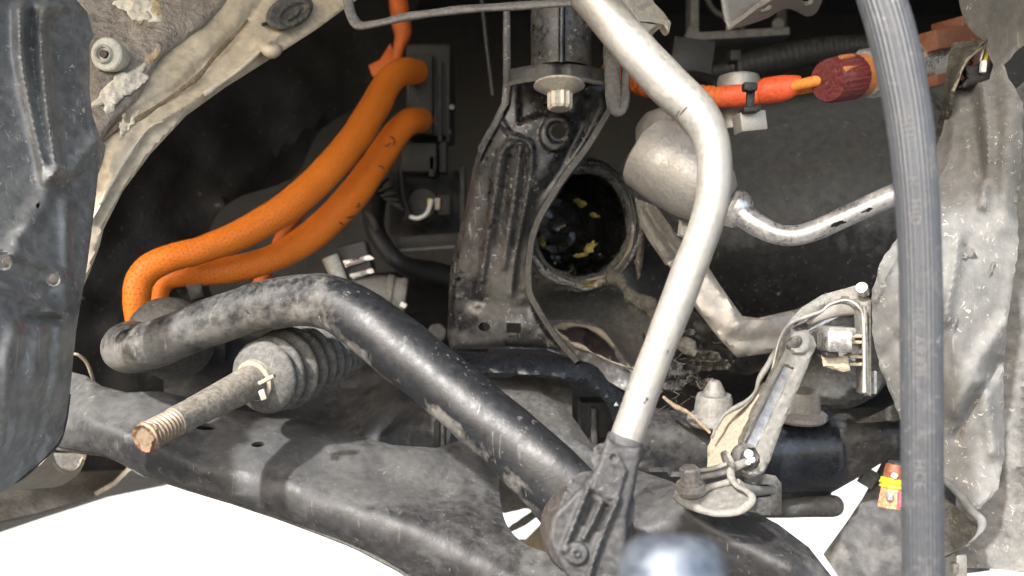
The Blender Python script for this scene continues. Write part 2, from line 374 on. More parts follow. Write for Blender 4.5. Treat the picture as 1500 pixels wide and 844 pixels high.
def frames(pts):
    pts = np.asarray(pts, float); T = np.gradient(pts, axis=0); T /= np.linalg.norm(T, axis=1)[:, None] + 1e-12
    v = pts[0] - np.array([0, 0, CAMZ]); u = np.cross(T[0], v); u /= np.linalg.norm(u) + 1e-12
    U = []; 
    for i in range(len(pts)):
        u = u - T[i] * (u @ T[i]); u /= np.linalg.norm(u) + 1e-12; U.append(u.copy())
    U = np.array(U); W = np.cross(T, U); return T, U, W
def sweep(pts, R, sides=20, section=None, caps=('flat', 'flat'), sq=1.0, wob=0, ribs=None):
    """rings along pts (world); R radius per point; section(angle)->multiplier; sq flattens in depth"""
    pts = np.asarray(pts, float); R = np.asarray(R, float) * np.ones(len(pts))
    for e, side in ((0, caps[0]), (1, caps[1])):
        if side == 'round':
            k = 5; end = pts[-1] if e else pts[0]; r = R[-1] if e else R[0]
            t = (pts[-1] - pts[-2]) if e else (pts[0] - pts[1]); t /= np.linalg.norm(t)
            ex = [(end + t * r * math.sin(a) * .8, r * math.cos(a)) for a in np.linspace(0, math.pi / 2 * .96, k + 1)[1:]]
            if e: pts = np.vstack([pts, [q for q, _ in ex]]); R = np.r_[R, [q for _, q in ex]]
            else: pts = np.vstack([[q for q, _ in ex[::-1]], pts]); R = np.r_[[q for _, q in ex[::-1]], R]
    T, U, W = frames(pts)
    a = np.linspace(0, 2 * math.pi, sides, endpoint=False)
    sec = np.array([section(t) for t in a]) if section else np.ones(sides)
    V = []; uv = []
    seg = np.r_[0, np.cumsum(np.linalg.norm(np.diff(pts, axis=0), axis=1))]; circ = 2 * math.pi * R.mean()
    for i, p in enumerate(pts):
        s = sq[i] if hasattr(sq, '__len__') else sq
        for j, t in enumerate(a):
            r = R[i] * sec[j]
            q = p + U[i] * math.cos(t) * r + W[i] * math.sin(t) * r * s
            if wob: q = q + (U[i] * math.cos(t) + W[i] * math.sin(t)) * wob * .001 * mnoise.fractal(Vector(q * 60), 1., 2., 3)
            V.append(q); uv.append((abs(t / math.pi - 1), seg[i] / 1.0))
    n = len(pts); Fc = []
    for i in range(n - 1):
        for j in range(sides):
            k = (j + 1) % sides
            Fc.append((i * sides + j, i * sides + k, (i + 1) * sides + k, (i + 1) * sides + j))
    if caps[0]: Fc.append(tuple(range(sides))[::-1])
    if caps[1]: Fc.append(tuple((n - 1) * sides + j for j in range(sides)))
    # outward check
    f = Fc[0]; c = np.mean([V[i] for i in f], 0); nn = np.cross(V[f[1]] - V[f[0]], V[f[2]] - V[f[0]])
    if nn @ (c - pts[0]) < 0: Fc = [g[::-1] for g in Fc]
    return V, Fc, uv
def path(P, n=8):
    """[(x, y, D, r_px)] -> smoothed world points, radii"""
    Q = crom(P, n); pts = np.array([tuple(at(*q[:3])) for q in Q]); return pts, Q[:, 3] * Q[:, 2] / F
def tube(name, P, mat, parent=None, n=8, sides=20, sharp=45, **kw):
    pts, R = path(P, n); V, Fc, uv = sweep(pts, R, sides, **kw); return mesh(name, V, Fc, mat, parent, uv=uv, sharp=sharp)
def joined(name, items, mat, parent=None, sharp=38):
    V = []; Fc = []
    for v, f in items:
        s = len(V); V += [tuple(q) for q in v]; Fc += [tuple(i + s for i in g) for g in f]
    return mesh(name, V, Fc, mat, parent, sharp=sharp)
def lathe(name, p0, ax, prof, mat, parent=None, sides=32, wob=0, section=None, sharp=35, caps=(True, True), wfreq=1.):
    """prof [(along, radius)] in metres along ax from p0"""
    ax = Vector(ax).normalized(); u = ax.orthogonal().normalized(); v = ax.cross(u)
    V = []; Fc = []
    for i, (t, r) in enumerate(prof):
        for j in range(sides):
            a = 2 * math.pi * j / sides; k = r * (section(a, i) if section else 1)
            q = Vector(p0) + ax * t + (u * math.cos(a) + v * math.sin(a)) * k
            if wob: q += (u * math.cos(a) + v * math.sin(a)) * wob * .001 * mnoise.fractal(q * 70 * wfreq, 1., 2., 4) + ax * wob * .001 * mnoise.fractal(q * 90 * wfreq + Vector((5, 5, 5)), 1., 2., 4)
            V.append(q)
    n = len(prof)
    for i in range(n - 1):
        for j in range(sides):
            k = (j + 1) % sides; Fc.append((i * sides + j, i * sides + k, (i + 1) * sides + k, (i + 1) * sides + j))
    if caps[0]: Fc.append(tuple(range(sides))[::-1])
    if caps[1]: Fc.append(tuple((n - 1) * sides + j for j in range(sides)))
    return mesh(name, V, Fc, mat, parent, sharp=sharp)
def box_data(c, dims, X=(1, 0, 0), Z=(0, 0, 1), bev=.0008):
    bm = bmesh.new(); bmesh.ops.create_cube(bm, size=1)
    bmesh.ops.scale(bm, vec=dims, verts=bm.verts)
    if bev: bmesh.ops.bevel(bm, geom=bm.edges[:], offset=min(bev, min(dims) * .3), segments=2, affect='EDGES', profile=.5)
    X = Vector(X).normalized(); Z = Vector(Z); Y = Z.cross(X).normalized(); Z = X.cross(Y)
    R = Matrix((X, Y, Z)).transposed(); c = Vector(c)
    bm.verts.ensure_lookup_table()
    V = [R @ v.co + c for v in bm.verts]; Fc = [tuple(v.index for v in f.verts) for f in bm.faces]; bm.free()
    return V, Fc
def box(name, x, y, D, wpx, hpx, depth, mat, parent=None, ang=0, bev=.0008, yaw=0):
    """box centred on a point; width/height in photo px at that distance, depth in m; ang (deg) tilts in the picture plane"""
    k = D / F; a = math.radians(-ang)
    X = Vector((math.cos(a), 0, math.sin(a))); Z = Vector((-math.sin(a), 0, math.cos(a)))
    if yaw: X = Matrix.Rotation(math.radians(yaw), 3, Z) @ X
    V, Fc = box_data(at(x, y, D), (wpx * k, depth, hpx * k), X, Z, bev)
    return mesh(name, V, Fc, mat, parent)
def disc(name, x, y, D, r, depth, mat, parent=None, ax=None, sides=28, bev=.15):
    """short cylinder facing the viewer (or axis ax); r px"""
    k = D / F * r; p = at(x, y, D)
    ax = Vector(ax) if ax else (p - Vector((0, 0, CAMZ)))
    return lathe(name, p, ax, [(0, k * (1 - bev)), (k * bev, k), (depth, k)], mat, parent, sides)
# ================================================================== the setting
gm = [(-60, -60, 0), (60, -60, 0), (60, 60, 0), (-60, 60, 0)]
g = struct(mesh('ground', gm, [(0, 1, 2, 3)], 'concrete', flat=True))
# the dark inside of the wheel housing and the bay behind it: roof, back wall, side cheek
def slab(name, c, dims, mat): return struct(mesh(name, *box_data(c, dims, bev=.004), mat))
struct(mesh('bounce_cut_apron', [(-60, -60, .004), (60, -60, .004), (60, 3.2, .004), (-60, 3.2, .004)], [(0, 1, 2, 3)], 'bounce_cut_dark', flat=True))  # unseen dark ground, added to cut the bounce light from below
slab('wheelhouse_roof_blocker', (0, .86, CAMZ + .37), (1.7, 1.60, .03), 'wheelhouse')  # roof out of view, front lip placed to keep sun off the bay
slab('car_body_blocker', (-.6, 1.01, CAMZ + .58), (4.4, 1.92, .38), 'body_paint')  # unseen slab for the car above, added to cast shade
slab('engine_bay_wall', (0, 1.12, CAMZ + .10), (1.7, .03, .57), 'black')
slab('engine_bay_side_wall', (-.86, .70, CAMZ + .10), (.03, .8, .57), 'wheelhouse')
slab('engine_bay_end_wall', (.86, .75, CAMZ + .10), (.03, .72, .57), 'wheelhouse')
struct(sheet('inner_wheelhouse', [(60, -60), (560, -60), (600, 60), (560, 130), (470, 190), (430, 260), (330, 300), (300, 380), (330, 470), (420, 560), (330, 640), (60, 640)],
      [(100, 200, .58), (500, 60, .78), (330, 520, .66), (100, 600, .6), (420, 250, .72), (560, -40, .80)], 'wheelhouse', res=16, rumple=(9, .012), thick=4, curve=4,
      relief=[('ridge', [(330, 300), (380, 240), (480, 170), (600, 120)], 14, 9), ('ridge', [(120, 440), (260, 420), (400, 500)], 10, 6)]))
slab('underbody_floor', (-.6, 1.55, CAMZ - .155), (4.2, .80, .05), 'dark_steel')

# ================================================================== wheel arch panel (beige body flange)
t = thing('wheel_arch_panel', 'beige painted wheel arch flange with scraped grey paint and a brown sealed seam', 'body panel', 250, 150, .45)
flD = [(140, 380, .405), (200, 200, .42), (300, 100, .45), (460, 0, .50), (130, 0, .44)]
sheet('flange', [(105, 420), (70, 320), (90, 200), (150, 150), (240, 60), (330, -40), (545, -40), (522, 0), (462, 44), (400, 84), (330, 128), (272, 170), (220, 226), (180, 280), (152, 335), (146, 360), (133, 395), (120, 425)],
      flD, 'beige_paint', t, res=4.5, thick=2.5, roll=(5, 1.5),
      relief=[('ridge', [(135, 320), (170, 260), (216, 190), (250, 168), (330, 115), (392, 68), (440, 20)], 6, 2.6),
              ('ridge', [(150, 196), (200, 166), (262, 130), (315, 80), (350, 46), (385, 0)], 8, -3.2),
              ('ridge', [(160, 250), (190, 195), (230, 160)], 14, 3), ('ridge', [(350, 110), (375, 85), (385, 62)], 10, 3)], rumple=(1.6, .02), seed=2)
sheet('outer_skin', [(60, -50), (370, -50), (335, 0), (300, 36), (265, 62), (230, 90), (205, 140), (170, 175), (150, 205), (140, 240), (110, 240), (90, 120)],
      lambda x, y: plane_fn(flD)(x, y) - .0045, 'grey_paint', t, res=5, thick=3, roll=(16, 3.2), curve=3, rumple=(2.5, .02), seed=3)
tube('weld_bead', [(147, 298, .404, 2.2), (180, 240, .411, 2.2), (216, 190, .42, 2.4), (238, 178, .424, 2)], 'seal', t, caps=('round', 'round'), wob=1.0)
tube('weld_bead', [(300, 138, .441, 2), (350, 103, .454, 2.4), (388, 70, .467, 2.4)], 'seal', t, caps=('round', 'round'), wob=1.0)
tube('sealed_seam', [(152, 205, .413, 3), (176, 182, .417, 3.5), (205, 172, .421, 3), (252, 141, .434, 3.2), (292, 110, .444, 3.2), (318, 78, .455, 3.4), (350, 45, .469, 2.6), (362, 30, .475, 1.5)], 'seam_dirt', t, caps=('round', 'round'), wob=.5, sq=.3)
for i, (b, mat) in enumerate([(blob(202, 12, 32, 17, .25, 3, .45), 'bare_chip'), (blob(178, 128, 42, 19, -.62, 5, .32), 'bare_chip'), (blob(160, 158, 14, 8, 1.4, 6, .5), 'bare_chip'),
                       (blob(222, 82, 17, 6, -.7, 8, .5), 'tan_edge'), (blob(229, 12, 8, 16, -.2, 9, .6), 'tan_edge'), (blob(180, 186, 4, 19, .15, 12, .5), 'bare_chip'), (blob(193, 178, 4, 17, .55, 14, .4), 'bare_chip'), (blob(207, 26, 4, 8, .1, 15, .6), 'tan_edge')]):
    k = .0 if i not in (5, 6) else .003
    sheet('paint_chip', rag(b, 1.5, 5, i), lambda x, y, k=k: plane_fn(flD)(x, y) - (.0058 if k == 0 else .0030), mat, t, res=3, thick=1.0, roll=(4, .7), rumple=(1.6, .08), seed=i)
tube('flange_nub', [(386, 70, .462, 6), (396, 76, .460, 10), (404, 74, .462, 9), (410, 70, .466, 5)], 'beige_paint', t, caps=('round', 'round'), wob=.8)
t = thing('rubber_plug', 'oval dark rubber plug pressed into the beige wheel arch flange', 'plug', 425, 20, .47)
sheet('plug_cap', ell(424, 18, 37, 24, -.45, 28), [(400, 30, .475), (450, 5, .488), (424, 40, .478)], 'rubber', t, res=4, thick=5, roll=(8, 3), relief=[('pad', ell(430, 20, 22, 11, -.6), 4, -2.2), ('pad', ell(432, 20, 13, 5, -.75), 3, 2)])
tube('plug_tab', [(392, 34, .478, 2.5), (385, 36, .476, 2.5)], 'black', t, caps=('round', 'round'))
t = thing('liner_clip', 'round off-white plastic washer clip at the edge of the liner on the scraped panel', 'clip', 152, 79, .40)
p = at(155, 79, .418); ax = (.12, 1, .05); s = .4 / F
lathe('washer', p, ax, [(0, 23 * s), (.0006, 25.5 * s), (.003, 26 * s), (.009, 22 * s), (.014, 15 * s)], 'clip_plastic', t, wob=.15)
lathe('ferrule', at(150, 78.5, .4168), ax, [(.006, 15 * s), (.0, 14.5 * s), (-.0006, 13 * s), (0, 10.5 * s), (.004, 8 * s)], 'clip_plastic', t, caps=(True, False))
lathe('hole_lining', at(150.5, 78.5, .4159), ax, [(0, 6.3 * s), (.0022, 6 * s), (.004, 6 * s)], 'black', t)

# ================================================================== front plastic fender liner (photo left)
t = thing('plastic_liner', 'black scuffed glossy plastic wheel liner with pressed ribs and small holes', 'wheel liner', 60, 350, .37)
lo = [(-60, -40), (96, -40), (112, 0), (128, 18), (135, 45), (138, 52), (131, 66), (132, 92), (131, 135), (136, 170), (148, 205), (155, 214), (152, 232), (144, 255), (139, 300), (133, 350), (126, 400), (117, 450), (111, 490), (106, 540), (102, 580), (96, 620), (84, 652), (60, 676), (30, 704), (0, 722), (-60, 740)]
lD = [(-40, 0, .345), (120, 0, .40), (140, 250, .398), (100, 550, .385), (-40, 300, .335), (-40, 700, .35), (80, 655, .40), (50, 560, .35), (60, 300, .365)]
liner = sheet('liner_panel', lo, lD, 'liner_plastic', t, holes=[ell(78, 410, 10.5, 9.5), ell(6, 385, 12, 12), ell(57, 301, 4.5, 5)], res=4, thick=2.2, roll=(4, .8), rumple=(.8, .012),
      relief=[('ridge', crom([(30, 15), (33, 90), (50, 170), (70, 258)], 5), 11, 7), ('ridge', crom([(64, 20), (60, 50), (68, 150), (82, 250)], 5), 10, 7),
              ('ridge', crom([(46, 20), (47, 90), (58, 170), (74, 240)], 5), 8, -4), ('ridge', crom([(78, 262), (105, 248), (140, 205)], 5), 12, 4), ('ridge', [(64, 16), (84, 10), (112, 12)], 8, 3),
              ('ridge', crom([(76, 262), (60, 300), (30, 350), (20, 375)], 5), 16, 3),
              ('ridge', [(-10, 362), (40, 380), (76, 394), (88, 402)], 7, 5), ('ridge', [(-10, 418), (30, 435), (70, 450), (88, 458)], 8, 5), ('ridge', [(-10, 400), (40, 415), (70, 425)], 9, -4),
              ('ridge', crom([(96, 300), (98, 420), (92, 520), (66, 640)], 5), 10, 3), ('ridge', [(40, 466), (84, 466)], 6, -4), ('ridge', [(40, 458), (82, 458)], 5, 3),
              ('ridge', crom([(20, 490), (10, 540), (6, 640), (-14, 700)], 5), 14, 6), ('ridge', crom([(58, 490), (48, 560), (38, 640), (12, 700)], 5), 13, 5), ('ridge', crom([(86, 480), (80, 560), (66, 630), (50, 670)], 5), 9, 4)], seed=4)
dirt_shade(liner, lambda px, py, co: .45 * np.clip((py - 470) / 120, 0, 1) + .3 * np.exp(-((px - 20) / 40) ** 2 - ((py - 290) / 60) ** 2) - .3 * np.exp(-((px - 100) / 30) ** 2 - ((py - 110) / 70) ** 2))
sheet('screw_well', ell(78, 412, 15, 14), .394, 'black', t, res=5, thick=2); sheet('screw_well', ell(6, 387, 18, 18), .37, 'black', t, res=5, thick=2)
disc('screw_head', 79, 409, .3935, 6, .004, 'rubber', t); disc('screw_head', 10, 384, .3675, 6, .004, 'rubber', t)
tube('curled_edge', [(-20, 726, .37, 2.5), (30, 702, .385, 2.2), (62, 674, .397, 2), (86, 650, .40, 1.6), (97, 618, .398, 1.2), (103, 578, .391, .9)], 'lip_steel', t, caps=('round', 'round'))

# cream moulding and ring below it
t = thing('cream_moulding', 'cream plastic tray edge and hoop poking out below the black liner', 'moulding', 70, 690, .43)
sheet('tray_wall', [(-30, 724), (20, 705), (60, 680), (75, 662), (78, 676), (96, 692), (112, 690), (124, 676), (126, 667), (118, 690), (96, 708), (78, 714), (40, 717), (0, 721), (-30, 727)], [(0, 720, .43), (75, 680, .44), (125, 675, .48)], 'cream_plastic', t, res=5, thick=5, roll=(4, 1.5), curve=3)
tube('tray_rim', [(60, 680, .433, 2.5), (74, 664, .436, 2.5), (80, 680, .44, 2.5), (96, 692, .45, 2.5), (113, 687, .465, 2.2), (125, 668, .49, 2)], 'cream_plastic', t, caps=('round', 'round'))
tube('hoop', [(98, 522, .47, 2.2), (112, 519, .47, 2.2), (126, 530, .475, 2.4), (133, 546, .48, 2.4), (138, 562, .485, 2.2)], 'cream_plastic', t, caps=('round', 'round'))
t = sheet('tray_inside', [(78, 664), (126, 664), (116, 684), (98, 691), (84, 682)], .49, 'rubber', t, res=6, thick=3)
# sill and underbody tray
t = thing('sill_panel', 'dusty brown sill panel under the car against the white ground', 'sill panel', 120, 715, .60)
sheet('sill_side', [(-40, 660), (130, 655), (205, 672), (190, 690), (168, 712), (140, 727), (60, 750), (-40, 772)], [(0, 700, .60), (200, 690, .72), (100, 740, .62)], 'sill_dust', t, res=10, thick=4,
      relief=[('ridge', [(-40, 740), (60, 722), (150, 700)], 6, 3), ('ridge', [(90, 705), (130, 698)], 4, -3)], rumple=(3, .02))
sheet('sill_bottom', [(-40, 772), (60, 750), (140, 727), (168, 712), (190, 690), (215, 680), (262, 704), (240, 712), (160, 728), (60, 760), (-40, 794)], [(0, 770, .605), (235, 708, .74), (100, 738, .635)], 'sill_edge', t, res=8, thick=5, roll=(4, 1), relief=[('ridge', [(-40, 776), (60, 752), (140, 729), (170, 712), (195, 690)], 3, 2)])

# ================================================================== lower control arm
t = thing('lower_control_arm', 'wide dusty black pressed steel lower control arm with oval cut-out crossing the bottom', 'control arm', 420, 700, .45)
ridge_x = np.array([60, 130, 200, 300, 400, 480, 560, 640, 700, 760, 850, 930, 1000, 1100, 1250])
ridge_y = np.array([640, 600, 618, 662, 690, 712, 740, 770, 800, 830, 860, 760, 745, 790, 850])
def armD(x, y):
    yr = np.interp(x, ridge_x, ridge_y); u = yr - np.asarray(y, float)
    sp = np.log1p(np.exp(np.clip(u / 16, -30, 30))) * 16
    base = np.interp(x, [60, 250, 500, 800, 1000, 1250], [.45, .425, .405, .385, .375, .36])
    dn = np.log1p(np.exp(np.clip((-u - 55) / 8, -30, 30))) * 8
    return base + np.minimum(sp, 140) * .00062 + dn * .00035
armO = [(60, 590), (84, 560), (104, 545), (125, 550), (150, 566), (185, 575), (232, 573), (275, 582), (330, 598), (400, 608), (450, 615), (520, 636), (575, 652), (640, 656), (690, 640), (716, 622), (760, 612), (830, 640), (920, 684), (985, 706), (1060, 741), (1110, 752), (1140, 768), (1185, 802), (1235, 866), (620, 866), (594, 840), (545, 812), (495, 789), (400, 754), (330, 732), (300, 722), (262, 711), (236, 704), (205, 694), (180, 677), (155, 667), (128, 663), (84, 654), (60, 640)]
armH = [(731, 700), (733, 735), (742, 768), (762, 792), (790, 806), (830, 812), (850, 770), (840, 720), (800, 690), (760, 678), (738, 684)]
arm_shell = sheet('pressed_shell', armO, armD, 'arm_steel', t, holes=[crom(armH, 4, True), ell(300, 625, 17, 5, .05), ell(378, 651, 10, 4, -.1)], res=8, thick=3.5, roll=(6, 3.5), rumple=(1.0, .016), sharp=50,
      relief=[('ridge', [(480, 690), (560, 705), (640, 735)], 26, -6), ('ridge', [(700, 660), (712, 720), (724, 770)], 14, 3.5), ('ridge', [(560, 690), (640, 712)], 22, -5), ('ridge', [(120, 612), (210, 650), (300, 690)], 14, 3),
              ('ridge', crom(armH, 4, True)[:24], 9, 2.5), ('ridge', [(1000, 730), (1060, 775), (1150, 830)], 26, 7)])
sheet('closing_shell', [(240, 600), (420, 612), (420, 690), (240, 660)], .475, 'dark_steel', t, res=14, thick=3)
def arm_dirt_shade(px, py, co):
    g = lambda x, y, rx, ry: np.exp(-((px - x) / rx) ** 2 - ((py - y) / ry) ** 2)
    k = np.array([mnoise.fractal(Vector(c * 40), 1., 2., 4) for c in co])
    return np.clip(.8 * g(520, 700, 120, 40) + .6 * g(400, 660, 130, 30) + .5 * g(230, 600, 90, 25) - .5 * g(430, 705, 110, 20) - .5 * g(620, 770, 120, 25) - .5 * g(1080, 800, 100, 60) - .4 * np.clip((py - np.interp(px, ridge_x, ridge_y) - 2) / 14, 0, 1) + .35 * g(330, 720, 160, 14) + .5 * k * .5, -.6, 1)  # dust patches, plus the flank below the ridge darkened against the sun
dirt_shade(arm_shell, arm_dirt_shade)
tube('pinched_seam', [(84, 657, .462, 2), (128, 664, .458, 2.2), (156, 668, .455, 2.4), (182, 679, .452, 2.6), (206, 695, .447, 2.6), (238, 705, .444, 2.6), (300, 724, .438, 2.8), (400, 756, .427, 2.8), (495, 791, .417, 2.8), (545, 814, .413, 2.8), (594, 842, .408, 2.8), (622, 866, .406, 2.8)], 'lip_steel', t, n=5, caps=('round', 'round'), wob=.4)
sheet('inner_web', [(84, 640), (110, 632), (150, 640), (190, 660), (225, 690), (190, 680), (160, 668), (128, 664), (90, 656)], [(90, 645, .47), (220, 688, .463), (150, 640, .472)], 'lip_steel', t, res=8, thick=3, rumple=(2, .03))
# plastic/metal seen through the opening
t = thing('lower_guard', 'pale cream lower guard glimpsed through the oval hole of the control arm', 'guard', 770, 775, .62)
sheet('guard_plate', [(770, 790), (800, 760), (860, 740), (860, 850), (790, 830), (742, 800), (748, 790)], [(750, 790, .60), (860, 740, .62), (780, 840, .56)], 'tan_plate', t, res=8, thick=4, rumple=(6, .02))
tube('guard_rod', [(735, 782, .60, 3), (760, 768, .60, 5), (790, 748, .60, 5), (820, 730, .60, 5)], 'brown_shield', t, wob=1)
sheet('guard_fin', [(715, 650), (800, 650), (800, 748), (768, 745), (738, 752), (722, 740)], .57, 'brown_shield', t, res=9, thick=4, rumple=(5, .03))

# ================================================================== rear arm casting, crossmember, gusset
t = thing('subframe_casting', 'dusty grey moulded subframe bowl behind the steering boot and control arm', 'subframe', 540, 610, .56)
sheet('bowl', [(240, 520), (330, 480), (560, 478), (640, 520), (690, 590), (700, 690), (560, 700), (420, 660), (300, 620), (240, 590)],
      [(330, 600, .55), (460, 560, .60), (560, 520, .62), (620, 590, .54), (640, 660, .53), (480, 640, .55), (250, 560, .58)], 'arm_steel', t, res=9, thick=4, rumple=(4, .014), seed=8,
      relief=[('ridge', [(500, 568), (545, 566), (585, 548)], 5, -5), ('ridge', [(540, 642), (600, 622), (640, 635)], 12, 6), ('ridge', [(590, 550), (610, 590), (575, 620)], 16, -9)])
sheet('web_block', [(240, 470), (330, 470), (330, 600), (240, 590)], .60, 'bay_plastic', t, res=14, thick=6, rumple=(3, .02))
box('slot_wall', 650, 612, .515, 5, 90, .02, 'grey_panel', t); box('slot_wall', 641, 636, .513, 10, 40, .01, 'black', t)
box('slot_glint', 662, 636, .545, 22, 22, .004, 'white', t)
t = thing('crossmember', 'dark satin steel crossmember with a stepped lower edge under the upright bracket', 'crossmember', 780, 560, .50)
sheet('rail', [(640, 512), (700, 516), (800, 520), (850, 528), (900, 545), (940, 575), (975, 612), (1010, 640), (1010, 710), (950, 690), (905, 676), (898, 620), (888, 590), (868, 575), (840, 565), (820, 552), (760, 548), (748, 553), (690, 552), (640, 540)],
      lambda x, y: .505 - .00005 * (np.asarray(x) - 640) + np.abs(np.asarray(y) - np.interp(x, [640, 860, 1000], [536, 556, 680])) * .00045, 'satin_steel', t, holes=[ell(850, 556, 2, 2), ell(858, 556, 2, 2)], res=7, thick=4, roll=(5, 2), rumple=(1.2, .02), curve=2)
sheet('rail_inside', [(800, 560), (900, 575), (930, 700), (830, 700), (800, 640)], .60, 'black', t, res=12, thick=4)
sheet('gusset', [(690, 545), (838, 556), (838, 610), (870, 655), (860, 700), (780, 690), (730, 620)], [(690, 550, .52), (838, 560, .535), (780, 680, .48)], 'brown_shield', t, res=8, thick=4, roll=(4, 1), rumple=(2, .02),
      relief=[('pad', [(735, 572), (790, 566), (815, 590), (850, 640), (900, 720), (760, 720), (730, 610)], 10, 8)])
box('inner_block', 870, 610, .56, 44, 50, .03, 'bay_plastic', t)
box('inner_rib', 868, 640, .55, 9, 90, .02, 'dark_steel', t)

# ================================================================== anti-roll bar
t = thing('anti_roll_bar', 'thick dirty black anti-roll bar bent across the middle of the wheel well', 'anti-roll bar', 480, 440, .40)
bp_ = [(262, 500, .60, 36), (225, 506, .53, 37), (200, 508, .475, 38), (188, 509, .446, 37), (225, 505, .428, 35), (300, 475, .424, 35), (380, 450, .418, 36.5), (440, 440, .412, 38), (492, 446, .405, 41), (545, 479, .396, 45), (600, 522, .388, 46), (650, 562, .38, 46), (700, 604, .372, 47), (750, 648, .363, 50), (800, 696, .354, 55), (840, 738, .348, 58), (862, 762, .345, 50)]
P_, R_ = path(bp_, 9); sqv = np.interp(np.arange(len(P_)), [0, len(P_) * .74, len(P_) - 1], [1, 1, .42])
V, Fc, uv = sweep(P_, R_, 40, sq=sqv, wob=.6, caps=('flat', 'flat')); bar = mesh('bar', V, Fc, 'black_bar', t, uv=uv, sharp=60)
def bar_dirt(px, py, co):
    yc = np.interp(px, [150, 190, 300, 380, 440, 492, 545, 600, 650, 700, 750, 800, 850], [505, 508, 475, 450, 440, 446, 479, 522, 562, 604, 648, 696, 748])
    k = np.array([mnoise.fractal(Vector(c * 55), 1., 2., 4) for c in co])
    left = np.clip((470 - px) / 120, 0, 1) * np.clip((py - yc + 12) / 25, 0, 1)
    low = np.clip((py - yc - 20) / 18, 0, 1) * .6
    return np.clip(left * (.6 + .6 * k) + np.clip((py - yc - 34) / 10, 0, 1) * (.5 + k) - .55 * np.clip((px - 470) / 60, 0, 1) - .4 * np.clip((px - 770) / 30, 0, 1), -.9, 1)
dirt_shade(bar, bar_dirt)
lathe('eyelet', at(858, 776, .338), (0.1, 1, .05), [(0, 64 * .338 / F), (.001, 67 * .338 / F), (.014, 67 * .338 / F), (.016, 60 * .338 / F)], 'black_bar', t, wob=.3)
for i, (x, y, rx, ry, ro) in enumerate([(378, 444, 10, 6, -.6), (363, 455, 7, 4, .6), (396, 432, 4, 3, 0), (412, 430, 3, 2, 0)]):
    # chips in the coating, sitting on the tube surface
    cx = np.interp(x, [300, 380, 440], [475, 450, 440]); h = (y - cx) / 37.
    d = .418 - math.sqrt(max(0, 1 - h * h)) * 36.5 * .418 / F - .0001
    sheet('coating_chip', blob(x, y, rx, ry, ro, i, .4), lambda X, Y, d=d, cx=cx: .4185 - np.sqrt(np.clip(1 - ((np.asarray(Y) - cx + (np.asarray(X) - x) * .2) / 38.) ** 2, 0, 1)) * 37.3 * .418 / F - .0002, 'black', t, res=3, thick=.6)
t = thing('bar_bushing', 'round ribbed rubber bushing cap where the orange hoses drop behind the anti-roll bar', 'bushing', 230, 455, .52)
lathe('bushing_cap', at(226, 482, .472), (.1, 1, -.35), [(0, .012), (.001, .016), (.005, .0195), (.006, .0205), (.007, .0200), (.011, .0222), (.012, .0215), (.018, .0225), (.03, .0225)], 'rubber', t)
sheet('cap_ear', [(272, 418), (295, 416), (298, 434), (280, 440)], .50, 'bay_plastic', t, res=5, thick=6, roll=(3, 1))

# ================================================================== tie rod
t = thing('tie_rod', 'steel inner tie rod with a rusty broken thread and a ribbed rubber boot', 'tie rod', 330, 590, .41)
def between(a, b, k): return (Vector(a) * (1 - k) + Vector(b) * k)
A = at(212, 641, .352); B = at(372, 558, .415); E_ = at(556, 488, .53)
d = (B - A).normalized(); s = .38 / F
L = (B - A).length
prof = []; 
pitch = .0021
x = 0.0
for i in range(8):
    prof += [(x, 19 * .352 / F), (x + pitch * .28, 21.8 * .352 / F), (x + pitch * .5, 21.8 * .352 / F), (x + pitch * .8, 19 * .352 / F)]; x += pitch
lathe('threaded_end', A, d, [(p_ + .0, r) for p_, r in prof], 'thread_steel', t, sides=28, wob=.25, sharp=25)
lathe('broken_face', A, d, [(.0015, .001), (.001, .003), (-.0004, .0048), (-.0012, .0056), (.0004, 19.5 * .352 / F), (.0016, 21.5 * .352 / F), (.0028, 20 * .352 / F), (.0034, 19 * .352 / F)], 'rusty', t, sides=36, wob=1.1, wfreq=4., sharp=30)
lathe('rod', A + d * (x - .001), d, [(0, 20 * .355 / F), (.001, 22.5 * .36 / F), (.012, 22.5 * .365 / F), (.014, 23 * .37 / F), (L - x - .004, 25.5 * .41 / F), (L - x + .006, 25.5 * .41 / F)], 'rod_steel', t, wob=.15)
d2 = (E_ - B).normalized(); L2 = (E_ - B).length; q = .43 / F
lathe('boot_clamp', B - d * .001, d, [(0, 27 * .415 / F), (.0005, 31 * .415 / F), (.0045, 31 * .415 / F), (.005, 28 * .415 / F)], 'clamp_steel', t)
box('clamp_ear', 391, 556, .396, 26, 6, .004, 'clamp_steel', t, ang=-28); box('clamp_ear', 386, 578, .398, 10, 16, .004, 'clamp_steel', t, ang=-20)
prof = [(.0, 27 * q), (.0015, 31 * q), (.003, 37 * q), (.0045, 46 * q), (.0065, 52 * q), (.0080, 54 * q), (.0090, 53 * q), (.0095, 46 * q)]
x = .0097; r0 = 60 * q
for i in range(12):
    r = r0 * (1 - .08 * (i == 0) - .008 * i - .0026 * i * i); pl = .0098 * (1 - .035 * i)
    prof += [(x, r * .68), (x + pl * .14, r * .82), (x + pl * .3, r * .97), (x + pl * .5, r * 1.02), (x + pl * .7, r * .97), (x + pl * .86, r * .82)]; x += pl
lathe('bellows_boot', B, d2, prof, 'boot_rubber', t, sides=44, wob=.4, sharp=70)

